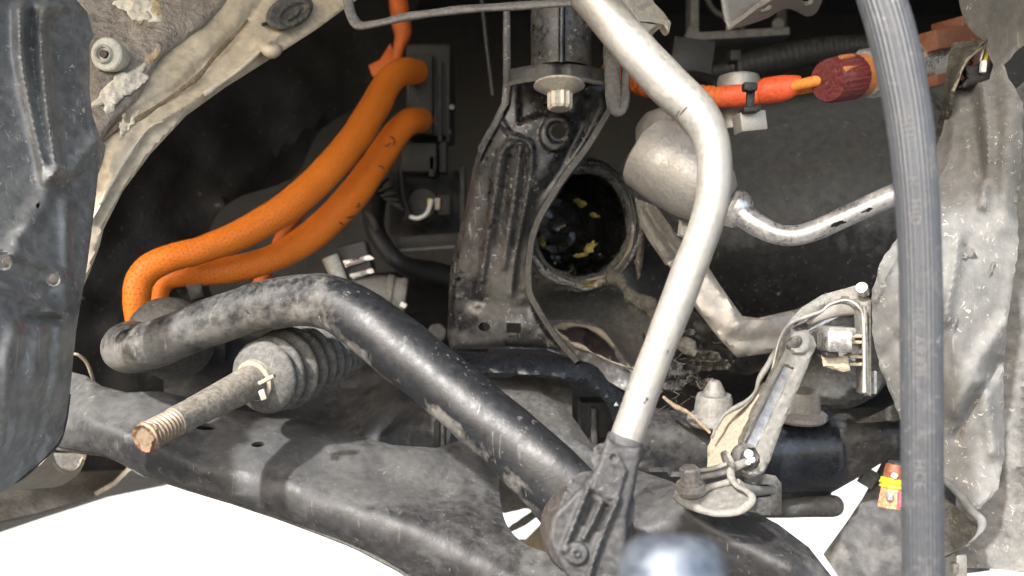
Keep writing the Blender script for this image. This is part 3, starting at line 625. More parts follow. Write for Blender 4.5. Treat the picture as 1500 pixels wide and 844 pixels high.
# ================================================================== upright bracket with bolt
t = thing('upright_bracket', 'tall scratched black pressed steel bracket with embossed ribs and three holes in the centre', 'bracket', 760, 320, .50)
bo = [(738, 118), (736, 150), (722, 178), (703, 212), (693, 246), (683, 298), (675, 330), (667, 360), (659, 400), (657, 440), (655, 494), (660, 512), (740, 510), (800, 512), (836, 524), (842, 527), (812, 492), (793, 460), (774, 425), (772, 392), (779, 340), (802, 296), (830, 255), (856, 220), (892, 163), (896, 130), (884, 100), (745, 100)]
bD = [(740, 110, .50), (890, 130, .505), (690, 260, .515), (850, 230, .502), (660, 430, .525), (775, 400, .512), (660, 510, .525), (835, 524, .512), (740, 300, .503), (720, 440, .515), (740, 190, .500)]
plate = sheet('pressed_plate', bo, bD, 'black_steel', t, holes=[ell(818, 193, 11, 11), ell(709, 479, 9, 7, .1), [(742, 473), (763, 473), (763, 488), (742, 488)], ell(670, 409, 5, 4)], res=3, thick=3, roll=(13, 8), rumple=(.8, .02), seed=5, sharp=50,
      relief=[('ridge', crom([(748, 210), (734, 228), (724, 290), (714, 350), (706, 410)], 5), 5.5, 5.5), ('ridge', crom([(758, 202), (776, 212), (779, 240), (773, 280), (760, 345), (748, 430)], 5), 4.5, 4), ('ridge', crom([(762, 215), (758, 250), (748, 320), (738, 390)], 5), 5, 4.5), ('ridge', crom([(746, 230), (738, 290), (728, 360)], 5), 5, -4), ('ridge', crom([(770, 230), (766, 290), (752, 360)], 5), 4, -3),
              ('pad', ell(814, 196, 23, 26, .2), 6, 4.5), ('pad', ell(816, 194, 15, 16), 4, -3), ('ridge', [(735, 180), (750, 200)], 4, 2.5), ('ridge', [(862, 150), (850, 190), (825, 240), (790, 290), (762, 370), (760, 420)], 11, -6),
              ('pad', [(760, 120), (850, 120), (860, 175), (800, 165), (760, 180)], 10, -5), ('ridge', [(700, 440), (745, 450), (770, 450)], 14, -3)])
dirt_shade(plate, lambda px, py, co: np.clip(.7 * np.exp(-((px - 735 + (py - 420) * .15) / 28) ** 2 - ((py - 410) / 95) ** 2) + .4 * np.exp(-((px - 685) / 25) ** 2 - ((py - 495) / 12) ** 2) - .35 * np.exp(-((px - 690) / 30) ** 2 - ((py - 440) / 40) ** 2) - .45 * np.exp(-((px - 760) / 50) ** 2 - ((py - 480) / 35) ** 2), -1, 1))
lip = [(897, 128), (895, 148), (885, 174), (856, 221), (828, 258), (802, 297), (782, 338), (774, 385), (774, 425), (790, 458), (812, 492), (844, 529)]
Q = crom(lip, 4); pts = np.array([tuple(at(x, y, float(plane_fn(bD)(np.array(x), np.array(y))) - .004)) for x, y in Q])
V, Fc, uv = sweep(pts, .0052, 12, section=lambda a: 1 / max(abs(math.cos(a)), abs(math.sin(a))) ** .85, sq=.45, wob=.5)
# flat lip: wide in depth, thin across
T, U, W = frames(pts)
V = []
for i, p in enumerate(pts):
    for a, b in ((-1.6, -6), (1.9, -6.4), (2.6, 7), (-.9, 6)): V.append(p + U[i] * a * .001 + np.array([0, 1, 0]) * b * .001 + U[i] * .0006 * mnoise.noise(Vector(p * 90)))
n = len(pts); Fc = []
for i in range(n - 1):
    for j in range(4): Fc.append((i * 4 + j, i * 4 + (j + 1) % 4, (i + 1) * 4 + (j + 1) % 4, (i + 1) * 4 + j))
Fc += [(0, 1, 2, 3), tuple((n - 1) * 4 + j for j in range(4))]
mesh('bent_lip', V, Fc, 'lip_steel', t, sharp=50)
sheet('left_flange', [(737, 10), (747, 10), (748, 126), (745, 152), (730, 182), (712, 214), (702, 236), (700, 216), (721, 178), (735, 150), (737, 118)], lambda x, y: plane_fn(bD)(x, np.maximum(y, 100)) - .0035, 'black_steel', t, res=3, thick=8, roll=(2, .5))
t = thing('suspension_mount', 'black sleeve on a curved plate with a flanged white-metal bolt below it', 'mount', 820, 80, .49)
lathe('sleeve', at(822, 104, .492), (0.0, .06, 1), [(0, 44.5 * .49 / F), (.10, 44.5 * .49 / F)], 'black_steel', t, sides=40)
tube('sleeve_seam', [(823, 92, .4735, 5), (823, 40, .4735, 5), (824, -10, .4735, 5)], 'satin_steel', t)
def plate_y(x): return 93 + 6 * ((x - 815) / 70) ** 2 * 1.6
up = [(x, 93 + 9 * ((x - 815) / 70) ** 2) for x in np.linspace(745, 885, 12)]; dn_ = [(x, y + 24) for x, y in up[::-1]]
sheet('curved_plate', up + dn_, lambda x, y: .472 + ((np.asarray(x) - 815) / 70.) ** 2 * .012, 'dark_steel', t, res=5, thick=30, roll=(3, .8), relief=[('ridge', [(823, 88), (823, 115)], 7, -3)])
sheet('plate_edge', [(x, y + 18) for x, y in up] + dn_, lambda x, y: .4712 + ((np.asarray(x) - 815) / 70.) ** 2 * .012, 'lip_steel', t, res=5, thick=6, roll=(2, .6))
k = .468 / F
lathe('bolt_flange', at(819, 121, .477), (0, -.12, -1), [(0, 30 * k), (.0008, 37 * k), (.0022, 38.5 * k), (.004, 30 * k), (.0065, 20 * k)], 'bolt_zinc', t, sides=40)
lathe('bolt_head', at(820, 136, .476), (0, -.12, -1), [(0, 19 * k), (.008, 19 * k), (.0095, 16.5 * k), (.0096, 8 * k)], 'bolt_zinc', t, sides=48, section=lambda a, i: 1 - .13 * abs(math.sin(a * 6)), sharp=20)
t = thing('rubber_strap', 'folded grey rubber strap hanging in a loop beside the black upright bracket', 'strap', 903, 120, .47)
tube('strap_loop', [(893, 30, .475, 10), (896, 90, .472, 11), (899, 150, .47, 11.5), (907, 164, .468, 9), (915, 150, .468, 7), (915, 100, .475, 7), (910, 60, .485, 7)], 'rubber', t, n=8, sq=.5, wob=.8)
t = tag(tube('bright_stay', [(705, -10, .62, 3), (712, 60, .62, 3), (722, 140, .62, 3)], 'dark_steel'), 'thin dark stay in the shadow left of the sleeve', 'stay')
t = thing('drain_tube', 'translucent grey plastic tube crossing the top edge in front of the sleeve', 'tube', 670, 15, .44)
tube('tube_run', [(508, -20, .47, 7), (512, 15, .465, 8), (524, 36, .46, 8.5), (545, 36, .455, 8.5), (600, 24, .45, 9), (680, 14, .445, 9), (760, 9, .44, 9), (840, 4, .435, 8.5), (880, 0, .435, 8)], 'tube_grey', t, sq=.6, wob=.4)

# ================================================================== torn CV boot
t = thing('torn_cv_boot', 'torn greasy black drive joint boot with yellow grease inside its open mouth', 'drive joint', 850, 328, .56)
ax = Vector((-.38, .92, .04)).normalized(); c0 = at(853, 328, .552); k = .555 / F
lathe('outer_shell', c0, ax, [(.050, 64 * k), (.014, 84 * k), (.006, 92 * k), (.002, 97 * k), (-.001, 98 * k), (-.0022, 95.5 * k), (-.0008, 93.5 * k), (-.003, 91.5 * k), (-.0035, 89 * k), (-.001, 87.5 * k), (-.0025, 85.5 * k), (-.002, 83.5 * k), (-.0008, 81 * k), (-.0022, 79 * k), (-.001, 77 * k), (.001, 75 * k)], 'torn_rubber', t, sides=96, wob=2.4, sharp=40, caps=(False, False), wfreq=.8)
lathe('inner_wall', c0, ax, [(.0008, 75.5 * k), (.002, 74 * k), (.006, 75.5 * k), (.012, 73 * k), (.016, 74 * k), (.030, 70 * k)], 'grease', t, sides=72, wob=1.2, caps=(False, False))
for i, (r_, a0, a1, dd) in enumerate([(90, .15, 2.3, -.004), (86, .5, 2.9, -.0045), (94, .9, 2.6, -.003), (83, .2, 1.5, -.003), (95, -.9, .1, -.0025)]):
    u_ = Vector((ax.y, -ax.x, 0)).normalized(); v_ = Vector((0, 0, -1))
    q_ = [c0 + ax * dd + (u_ * math.cos(a) + v_ * math.sin(a)) * r_ * k * (1 + .03 * mnoise.noise(Vector((a * 2.5, i * 3.1, 0)))) for a in np.linspace(a0, a1, 40)]
    V, Fc, uv = sweep(np.array([tuple(p) for p in q_]), .0011 * (1 + .5 * np.sin(np.linspace(0, 9, 40))) , 8, caps=('round', 'round'), wob=1.2); mesh('torn_fold_highlight', V, Fc, ['torn_rubber', 'lip_steel', 'torn_rubber', 'torn_edge', 'torn_rubber'][i], t, uv=uv)  # lip folds; the pale ones stand in for highlights on the rim
tube('snap_ring', [tuple((854 + 77 * math.cos(a), 330 + 99 * math.sin(a), .553 - .02 * math.cos(a), 1.3)) for a in np.linspace(-1.9, .3, 12)], 'satin_steel', t, sides=8, n=4)
lathe('joint_cup', c0 + ax * .012, ax, [(.0, 74 * k), (.018, 68 * k), (.026, 60 * k), (.020, 55 * k), (.014, 52 * k), (.018, 46 * k), (.030, 42 * k), (.032, 10 * k)], 'grease', t, sides=56, wob=.9, caps=(False, True), sharp=70)
lathe('joint_hub', c0 + ax * .036 + Vector((-.004, 0, 0)), ax, [(0, 30 * k), (-.004, 28 * k), (-.006, 16 * k), (-.004, 9 * k)], 'grease', t, sides=28, wob=1.2)
for i, (x, y, rx, ry, ro, dz) in enumerate([(850, 297, 10, 5, .5, .560), (870, 315, 6, 3.5, .2, .557), (794, 348, 6, 16, -.12, .580), (864, 363, 11, 6, -.8, .553), (850, 374, 8, 4, -.1, .556)]):
    sheet('grease_smear', blob(x, y, rx, ry, ro, 30 + i, .35), [(x - 9, y, dz + .002), (x + 9, y, dz - .002), (x, y + 9, dz)], 'yellow_grease', t, res=3, thick=2.5, roll=(3, 1.5), rumple=(2.5, .12), seed=i)
for i, (x, y, r) in enumerate([(812, 378, 9), (880, 376, 4), (838, 392, 5), (806, 393, 6), (826, 345, 4), (846, 340, 5)]):
    sheet('grease_lump', blob(x, y, r, r * .8, .3, 50 + i, .4), .553, 'grease', t, res=3, thick=4, roll=(r * .8, 2.5), rumple=(3, .1), seed=i)
for i in range(4):
    x0 = 790 + i * 25
    sheet('grease_crust', blob(x0 + 10, 408 + (i % 2) * 5 + [0, 8, 10, 2][i], 17, 4, .3 - .2 * i, 70 + i, .5), .548, ['torn_edge', 'lip_steel', 'yellow_grease', 'torn_edge'][i], t, res=3, thick=3, rumple=(3, .1), seed=i, roll=(3, 1.5))

# ================================================================== heat shield scraps below the joint
t = thing('torn_heat_shield', 'crumpled brown heat shield torn open in a pointed flap below the drive joint', 'heat shield', 870, 480, .56)
sheet('shield_sheet', rag([(790, 410), (860, 420), (920, 425), (940, 470), (945, 545), (915, 540), (892, 505), (868, 480), (838, 477), (812, 478), (800, 470), (785, 440)], 2, 10, 4), [(800, 430, .60), (940, 430, .60), (930, 530, .56), (850, 480, .575)], 'brown_shield', t, res=6, thick=1.5, rumple=(5, .02), relief=[('ridge', [(800, 470), (840, 468), (880, 480), (925, 538)], 6, 5)])
tube('torn_rim', [(812, 479, .570, 2.5), (838, 476, .569, 2.8), (858, 478, .567, 3), (880, 488, .565, 3), (900, 508, .562, 3), (918, 532, .557, 3), (928, 545, .555, 2)], 'torn_edge', t, wob=1.5, caps=('round', 'round'))
sheet('rust_panel', [(800, 470), (850, 470), (900, 500), (930, 545), (880, 545), (830, 520)], .60, 'primer_red', t, res=7, thick=2, rumple=(3, .03), relief=[('ridge', ell(868, 496, 16, 13, 0, 14), 3, 4)])
sheet('lower_strip', rag([(800, 480), (826, 492), (860, 512), (895, 530), (930, 545), (935, 580), (890, 560), (850, 535), (815, 510)], 2, 9, 6), [(800, 480, .52), (930, 560, .50), (860, 540, .508)], 'dark_steel', t, res=6, thick=2, rumple=(2, .04))
tube('torn_rim', [(812, 482, .518, 2), (826, 494, .516, 3), (838, 502, .513, 2), (860, 512, .508, 2.6), (878, 522, .505, 2), (905, 532, .50, 2.4), (930, 540, .498, 2)], 'torn_edge', t, wob=3.5, caps=('round', 'round'))
t = thing('torn_seal_strip', 'frayed dark rubber strip running diagonally behind the pale rod', 'seal strip', 960, 470, .50)
tube('strip', [(895, 405, .54, 5), (920, 425, .53, 8), (945, 450, .52, 10), (975, 478, .505, 10), (1000, 505, .49, 8), (1015, 520, .485, 5)], 'liner_back', t, sq=.5, wob=6, n=10, caps=('round', 'round'))
sheet('flap', rag([(915, 440), (950, 462), (985, 500), (1000, 545), (975, 540), (945, 490)], 2.5, 8, 9), [(920, 445, .545), (990, 500, .52), (960, 520, .54)], 'brown_shield', t, res=6, thick=1.5, rumple=(6, .03))
sheet('hanging_tongue', blob(938, 372, 5, 38, .1, 4, .15), .535, 'liner_back', t, res=4, thick=2, rumple=(4, .04), roll=(4, 2))

# ================================================================== black motor cover
t = thing('motor_cover', 'big dusty black rounded motor cover behind the silver pipe', 'motor cover', 1190, 320, .66)
pts = np.array([tuple(at(x, y, .70)) for x, y in ((1010, 352), (1060, 346), (1150, 336), (1250, 328), (1480, 312))])
V, Fc, uv = sweep(pts, [.092, .107, .110, .112, .113], 64, caps=('round', 'flat')); dirt_shade(mesh('cover_shell', V, Fc, 'motor_cover', t, uv=uv, sharp=60), lambda px, py, co: np.clip((co[:, 2] - CAMZ - .045) / .05, -.9, .7))  # dust towards the top, shade painted into the lower half
pts2 = []
R0 = .1122
for a in np.linspace(.15, 1.15, 8):
    cxy = at(1318 - 20 * a, 322, .70); pts2.append(cxy + Vector((0, -math.cos(a) * R0, math.sin(a) * R0)))
V, Fc, uv = sweep(np.array([tuple(p) for p in pts2]), .0022, 10, caps=('round', 'round'), wob=.4); mesh('cover_rib', V, Fc, 'motor_cover', t, uv=uv)

# ================================================================== cast aluminium bracket
t = thing('cast_bracket', 'scuffed pale cast aluminium bracket bent in an L behind the long rod', 'casting', 1080, 450, .50)
sheet('casting_arm', [(978, 385), (1000, 372), (1037, 390), (1056, 420), (1087, 463), (1110, 466), (1168, 453), (1215, 430), (1222, 465), (1180, 505), (1135, 516), (1080, 524), (1050, 492), (1017, 449), (990, 410)],
      [(990, 390, .505), (1090, 480, .49), (1200, 450, .50), (1080, 520, .495)], 'cast_alu', t, res=6, thick=9, roll=(5, 2.5), rumple=(1.6, .03),
      relief=[('ridge', [(1030, 470), (1080, 500), (1150, 495)], 7, -2), ('ridge', [(1080, 475), (1050, 500)], 8, 2)])
sheet('casting_channel', [(930, 290), (962, 303), (985, 335), (1010, 370), (1000, 392), (975, 388), (950, 352), (938, 330)], [(930, 290, .53), (1000, 370, .51), (950, 352, .522)], 'sensor_grey', t, res=5, thick=8, roll=(4, 2), relief=[('ridge', [(948, 305), (965, 335), (992, 372)], 6, -5), ('ridge', [(990, 378), (975, 372)], 4, 4)])
sheet('casting_underside', rag([(1010, 448), (1050, 492), (1082, 522), (1140, 516), (1190, 500), (1180, 540), (1080, 548), (1040, 530), (1012, 490)], 2, 10, 3), [(1010, 450, .515), (1180, 520, .52), (1080, 545, .535)], 'dark_steel', t, res=7, thick=3, rumple=(4, .03))

# ================================================================== silver canister and pipe
t = thing('silver_canister_pipe', 'dull silver domed canister with a thin metal pipe bending off towards the hose', 'pipe', 1030, 270, .46)
ca = at(950, 222, .475); cb = at(1062, 297, .452); ax = (cb - ca).normalized(); L = (cb - ca).length; k = .462 / F
lathe('canister', ca, ax, [(-.001, 40 * k), (0, 56 * k), (.0015, 58.5 * k), (L * .35, 59 * k), (L * .6, 56 * k), (L * .76, 51 * k), (L * .88, 43 * k), (L * .96, 33 * k), (L * 1.0, 22 * k)], 'cast_alu', t, sides=56, wob=.5, sharp=50)
lathe('canister_back', at(966, 196, .50), ax, [(-.012, 20 * k), (-.006, 38 * k), (0, 44 * k), (.02, 44 * k)], 'sensor_grey', t, sides=40, wob=.5)
lathe('pipe_collar', at(1066, 299, .452), (.8, -.02, -.5), [(0, 22 * k), (.002, 27 * k), (.0055, 28 * k), (.0085, 26 * k), (.011, 20 * k)], 'pipe_alu', t, sides=32)
tube('pipe', [(1078, 308, .449, 19), (1092, 318, .447, 17.5), (1110, 330, .444, 16.5), (1135, 342, .441, 15.5), (1165, 345, .438, 15), (1200, 335, .435, 15), (1250, 312, .432, 15.5), (1310, 285, .43, 16), (1380, 258, .43, 16), (1440, 235, .44, 16)], 'pipe_alu', t, sides=28, wob=.15)
sheet('collar_lug', [(995, 322), (1012, 330), (1008, 352), (992, 345)], .47, 'cast_alu', t, res=4, thick=8, roll=(3, 1.5))
for i, (b, dz) in enumerate([(blob(1228, 328, 11, 3, -.35, 61, .7), .4225), (blob(1272, 308, 7, 2, -.4, 62, .7), .4205)]):
    sheet('tar_spot', b, lambda x, y, dz=dz: dz + .004 + .012 * np.clip((np.asarray(y) - (312 - .45 * (np.asarray(x) - 1250))) / 16, -1, 1) ** 2 - .0035, 'black', t, res=3, thick=.5)

# ================================================================== electronics seen in the dark bay (left of the bracket)
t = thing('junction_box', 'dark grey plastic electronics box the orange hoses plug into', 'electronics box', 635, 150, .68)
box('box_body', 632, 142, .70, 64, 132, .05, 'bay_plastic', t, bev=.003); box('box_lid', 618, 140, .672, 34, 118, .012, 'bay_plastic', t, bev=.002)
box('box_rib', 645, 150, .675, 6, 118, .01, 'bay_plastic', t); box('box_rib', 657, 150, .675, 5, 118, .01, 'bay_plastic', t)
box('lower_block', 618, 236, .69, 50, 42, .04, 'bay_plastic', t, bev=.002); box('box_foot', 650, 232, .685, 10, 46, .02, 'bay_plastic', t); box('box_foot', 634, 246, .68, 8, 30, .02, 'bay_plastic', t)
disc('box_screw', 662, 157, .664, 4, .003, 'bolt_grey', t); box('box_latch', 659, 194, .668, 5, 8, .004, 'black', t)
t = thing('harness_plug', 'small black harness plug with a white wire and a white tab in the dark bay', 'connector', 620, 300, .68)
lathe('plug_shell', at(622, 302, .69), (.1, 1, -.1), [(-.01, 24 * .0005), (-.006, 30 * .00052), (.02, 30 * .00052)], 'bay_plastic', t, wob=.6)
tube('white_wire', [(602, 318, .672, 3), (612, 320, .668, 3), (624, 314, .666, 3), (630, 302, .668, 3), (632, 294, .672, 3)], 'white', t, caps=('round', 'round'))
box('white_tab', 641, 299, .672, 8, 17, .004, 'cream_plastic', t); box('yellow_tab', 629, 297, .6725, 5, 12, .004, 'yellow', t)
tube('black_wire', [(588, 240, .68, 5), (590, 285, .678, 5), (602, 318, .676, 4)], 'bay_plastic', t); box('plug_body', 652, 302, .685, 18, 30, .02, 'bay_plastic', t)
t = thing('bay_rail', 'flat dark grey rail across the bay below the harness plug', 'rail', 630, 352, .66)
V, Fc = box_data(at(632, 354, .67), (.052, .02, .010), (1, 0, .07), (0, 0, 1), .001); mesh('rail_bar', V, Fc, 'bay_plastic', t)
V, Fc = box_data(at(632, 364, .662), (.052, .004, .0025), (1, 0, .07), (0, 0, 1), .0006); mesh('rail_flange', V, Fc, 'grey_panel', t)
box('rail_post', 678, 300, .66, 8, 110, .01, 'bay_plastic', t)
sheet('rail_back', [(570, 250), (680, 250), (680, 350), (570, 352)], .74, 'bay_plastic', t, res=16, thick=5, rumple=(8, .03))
t = thing('coolant_valve', 'grey metal valve can with a silver clip and pale stub behind the anti-roll bar', 'valve', 560, 425, .60)
va = at(535, 428, .60); vx = Vector((.85, .1, -.12)).normalized(); k = .6 / F
lathe('valve_can', va, vx, [(-.01, 24 * k), (-.008, 27 * k), (.014, 28 * k), (.0155, 31 * k), (.0185, 31 * k), (.02, 28 * k), (.024, 28 * k), (.0255, 30 * k), (.028, 29 * k), (.029, 24 * k)], 'sensor_grey', t, sides=36)
lathe('pale_stub', at(498, 412, .585), (-.35, -.1, .9), [(0, 11 * k), (.018, 12 * k), (.0185, 8 * k)], 'clip_plastic', t)
sheet('silver_clip', [(502, 382), (542, 374), (548, 379), (506, 392)], .585, 'bright_metal', t, res=5, thick=5, roll=(3, 1)); sheet('silver_clip', [(512, 402), (545, 393), (548, 399), (516, 410)], .585, 'bright_metal', t, res=5, thick=5, roll=(3, 1))
box('valve_body', 522, 380, .60, 44, 46, .02, 'dark_steel', t, ang=-14, bev=.002); box('white_end', 591, 447, .585, 10, 8, .004, 'white', t, ang=30)
t = thing('bay_hose', 'matt black coolant hose curling down in the dark bay beside the valve', 'hose', 570, 370, .66)
tube('hose_run', [(520, 240, .70, 22), (545, 290, .68, 20), (548, 330, .66, 15), (565, 365, .65, 14), (590, 388, .65, 14), (640, 402, .68, 18), (700, 420, .72, 20)], 'black', t, wob=.5)
tube('hose_clip', [(540, 312, .64, 4), (546, 322, .635, 5), (552, 336, .635, 4)], 'primer_red', t)
for i in range(7): box('hose_fin', 556 + i * 4.5, 262 + i * 8 - (i - 3) ** 2 * .8, .665, 22, 3.5, .01, 'bay_plastic', t, ang=-52 + i * 14)
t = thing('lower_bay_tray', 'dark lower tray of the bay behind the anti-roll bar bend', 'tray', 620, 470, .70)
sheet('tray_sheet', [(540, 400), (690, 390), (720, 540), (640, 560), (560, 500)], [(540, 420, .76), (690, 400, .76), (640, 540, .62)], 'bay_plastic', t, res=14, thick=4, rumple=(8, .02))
disc('tray_bolt', 640, 488, .60, 14, .01, 'brown_shield', t)

# ================================================================== two big orange hoses
t = thing('orange_cable', 'upper thick braided orange high-voltage cable looping down from the box', 'cable', 400, 300, .55)
tube('sleeving', [(622, 108, .70, 17), (608, 106, .665, 18.5), (592, 105, .64, 19.5), (576, 113, .622, 20), (562, 132, .612, 21), (548, 158, .602, 22), (525, 195, .588, 22.5), (499, 229, .574, 22.5), (462, 268, .559, 23), (420, 304, .543, 23), (360, 340, .525, 22), (300, 365, .51, 20.5), (255, 377, .502, 20.5), (222, 391, .498, 21), (205, 411, .496, 20.5), (200, 434, .495, 19), (202, 470, .497, 17)], 'orange_braid', t, n=8, sides=32, wob=.4)
t = thing('orange_cable', 'lower thick braided orange high-voltage cable tucked under its twin', 'cable', 420, 380, .56)
tube('sleeving', [(634, 182, .71, 15), (618, 177, .672, 17.5), (602, 178, .648, 19), (588, 188, .636, 19.5), (573, 206, .628, 20), (552, 238, .617, 21), (522, 280, .602, 22.5), (482, 323, .588, 22.5), (440, 357, .573, 21.5), (395, 380, .556, 20), (340, 395, .54, 19.5), (290, 401, .53, 18), (252, 408, .527, 15), (236, 426, .527, 12), (232, 470, .53, 12)], 'orange_braid', t, n=8, sides=32, wob=.4)
for i, P in enumerate([[(570, 200), (578, 204), (576, 212)], [(560, 212), (566, 214), (572, 210)], [(548, 246), (556, 243), (562, 247)], [(515, 296), (524, 297), (526, 302), (518, 303)], [(504, 318), (512, 319), (520, 316)], [(498, 326), (503, 329)]]):
    tube('scuff_thread', [(x, y, .628 + (.592 - .628) * (y - 200) / 126 - 22.4 * .6 / F * math.sqrt(max(.05, 1 - (((x - np.interp(y, [178, 206, 238, 280, 323], [600, 573, 552, 522, 482])) * .7) / 23.) ** 2)) - .0004, .9) for x, y in P], 'black', t, sides=6, n=4, caps=('round', 'round'))
t = thing('orange_lead', 'thin dull orange lead rising behind the grey tube at the top', 'cable', 585, 50, .70)
tube('lead_run', [(582, -20, .70, 14), (585, 20, .70, 14), (590, 48, .70, 13), (584, 70, .70, 8), (580, 95, .70, 8)], 'orange_dirty', t, n=6, wob=.8)
sheet('lead_shield', [(556, 88), (572, 64), (578, 90), (566, 118), (545, 112), (540, 96)], .70, 'orange_dirty', t, res=5, thick=4, roll=(4, 2))
t = tag(tube('orange_lead', [(470, 270, .66, 9), (440, 310, .65, 9), (418, 340, .64, 10), (390, 395, .62, 10), (370, 440, .62, 10)], 'orange_dirty', wob=.6), 'dull orange lead half hidden behind both thick braided cables', 'cable')

# ================================================================== orange cable and connector, upper right
t = thing('orange_harness', 'orange corrugated harness with red tape and two bare orange wires', 'harness', 1080, 135, .47)
P_, R_ = path([(890, 100, .53, 15), (920, 117, .52, 15), (960, 130, .50, 15), (1010, 138, .485, 15), (1045, 142, .475, 15), (1075, 140, .47, 15)], 14)
R_ = R_ * (1 + .06 * np.sign(np.sin(np.arange(len(R_)) * 1.6)))
V, Fc, uv = sweep(P_, R_, 22); mesh('corrugated_conduit', V, Fc, 'orange_dirty', t, uv=uv, sharp=30)
tube('red_tape', [(1058, 141, .4735, 16.5), (1075, 141, .470, 17), (1092, 140, .468, 17), (1110, 138, .466, 17)], 'red_tape', t, wob=1)
tube('corrugated_end', [(1105, 138, .467, 15), (1128, 134, .464, 15.5)], 'orange_dirty', t, wob=.6)
tube('red_tape', [(1118, 135, .466, 17), (1124, 133, .464, 18), (1150, 130, .462, 16.5), (1165, 126, .461, 14.5), (1174, 125, .460, 12.5)], 'red_tape', t, wob=1.2)
tube('orange_wire', [(1160, 127, .458, 8), (1190, 120, .453, 8.2), (1226, 112, .45, 8.2)], 'orange_wire', t)
tube('orange_wire', [(1160, 134, .468, 6.5), (1190, 129, .464, 6.5), (1226, 122, .462, 6.5)], 'orange_wire', t)
t = thing('cable_tie', 'black cable tie clip holding the orange harness on the silver stud', 'cable tie', 1098, 140, .45)
box('tie_head', 1098, 128, .443, 20, 12, .006, 'black', t, ang=2); box('tie_window', 1098, 131, .4405, 7, 6, .002, 'bay_plastic', t)
box('tie_strap', 1099, 146, .446, 12, 32, .003, 'black', t, ang=3); box('tie_foot', 1097, 163, .446, 24, 8, .012, 'black', t, ang=-5)
t = thing('silver_bracket_stud', 'dull silver cylinder with a small square metal tag behind the orange harness', 'stud', 1082, 150, .49)
lathe('cylinder', at(1082, 192, .495), (0, 0, 1), [(0, 30 * .495 / F), (.0005, 31 * .495 / F), (.029, 31 * .495 / F), (.0315, 29 * .495 / F), (.033, 18 * .495 / F)], 'cast_alu', t, sides=36)
V, Fc = box_data(at(1098, 180, .452), (.0145, .012, .0105), (1, .12, .12), (0, 0, 1), .001); mesh('metal_tag', V, Fc, 'cast_alu', t)
box('top_clip', 1075, 84, .52, 16, 16, .01, 'bay_plastic', t); box('top_stem', 1083, 100, .51, 10, 18, .008, 'bay_plastic', t)
tube('side_arm', [(1052, 125, .53, 5), (1035, 115, .54, 7), (1010, 112, .56, 9)], 'bay_plastic', t)
t = thing('hv_connector', 'round orange and brown high-voltage connector with a maroon collar and silver sleeve', 'connector', 1300, 100, .46)
ax = (at(1400, 85, .50) - at(1212, 120, .44)).normalized(); c = at(1212, 119, .446); k = .45 / F
lathe('maroon_collar', c, ax, [(.0, 12 * k), (0.0, 29 * k), (.002, 31 * k), (.020, 33 * k), (.0215, 31 * k)], 'maroon', t, sides=72, section=lambda a, i: 1 + (.035 if (math.sin(a * 26) > 0 and i in (2, 3)) else 0), sharp=25)
for a_ in (.2, .95):
    u = Vector((0, -math.cos(a_), math.sin(a_))); pc = c + ax * .012 + u * 33.5 * k
    V, Fc = box_data(pc, (.011, .003, .0016), ax, u, .0004); mesh('collar_tab', V, Fc, 'connector_orange', t)
lathe('connector_neck', c + ax * .0215, ax, [(0, 30 * k), (.008, 30 * k), (.0085, 26 * k)], 'connector_orange', t, sides=40)
lathe('silver_sleeve', c + ax * .030, ax, [(0, 24 * k), (0.0, 35 * k), (.003, 38 * k), (.080, 38 * k), (.081, 34 * k)], 'bright_metal', t, sides=8, sharp=20)
lathe('sleeve_ring', c + ax * .0295, ax, [(0, 32 * k), (.001, 35 * k), (.004, 35 * k)], 'cast_alu', t, sides=40)
d0 = .462
cb_ = c + ax * .090
V, Fc = box_data(cb_ + Vector((.004, -.012, .010)), (.034, .012, .011), ax, (0, 0, 1), .0012); mesh('brown_shell', V, Fc, 'connector_brown', t)
V, Fc = box_data(cb_ + Vector((.0045, -.0175, .0105)), (.018, .002, .005), ax, (0, 0, 1), .0005); mesh('shell_window', V, Fc, 'connector_orange', t)
V, Fc = box_data(cb_ + Vector((.004, -.013, -.0125)), (.034, .012, .006), ax, (0, 0, 1), .001); mesh('brown_shell', V, Fc, 'connector_brown', t)
lathe('brown_ring', c + ax * .112, ax, [(0, 33 * k), (0, 38 * k), (.005, 38 * k), (.006, 42 * k), (.03, 42 * k), (.031, 10 * k)], 'connector_brown', t, sides=40)
V, Fc = box_data(c + ax * .118 + Vector((.002, .004, .017)), (.014, .02, .014), ax, (0, 0, 1), .001); mesh('brown_latch', V, Fc, 'connector_brown', t)
t = thing('black_plug', 'small black plug with a white strip sticking out through the torn liner hole', 'plug', 1432, 105, .43)
sheet('plug_body', [(1415, 98), (1434, 93), (1452, 90), (1449, 116), (1432, 122), (1412, 130), (1404, 128), (1416, 116)], .425, 'black', t, res=4, thick=14, roll=(3, 1)); box('white_strip', 1440, 98, .4225, 8, 18, .003, 'white', t, ang=6)
tube('yellow_wire', [(1446, 72, .436, 3), (1444, 82, .434, 3), (1442, 92, .434, 3)], 'yellow', t); sheet('brown_body', [(1396, 134), (1404, 110), (1422, 82), (1442, 62), (1447, 90), (1420, 100), (1412, 128)], .445, 'connector_brown', t, res=4, thick=10, relief=[('ridge', [(1425, 80), (1425, 100)], 2, 2)])
tube('pale_wire', [(1442, 66, .432, 1.2), (1436, 90, .43, 1.2)], 'white', t, sides=6)

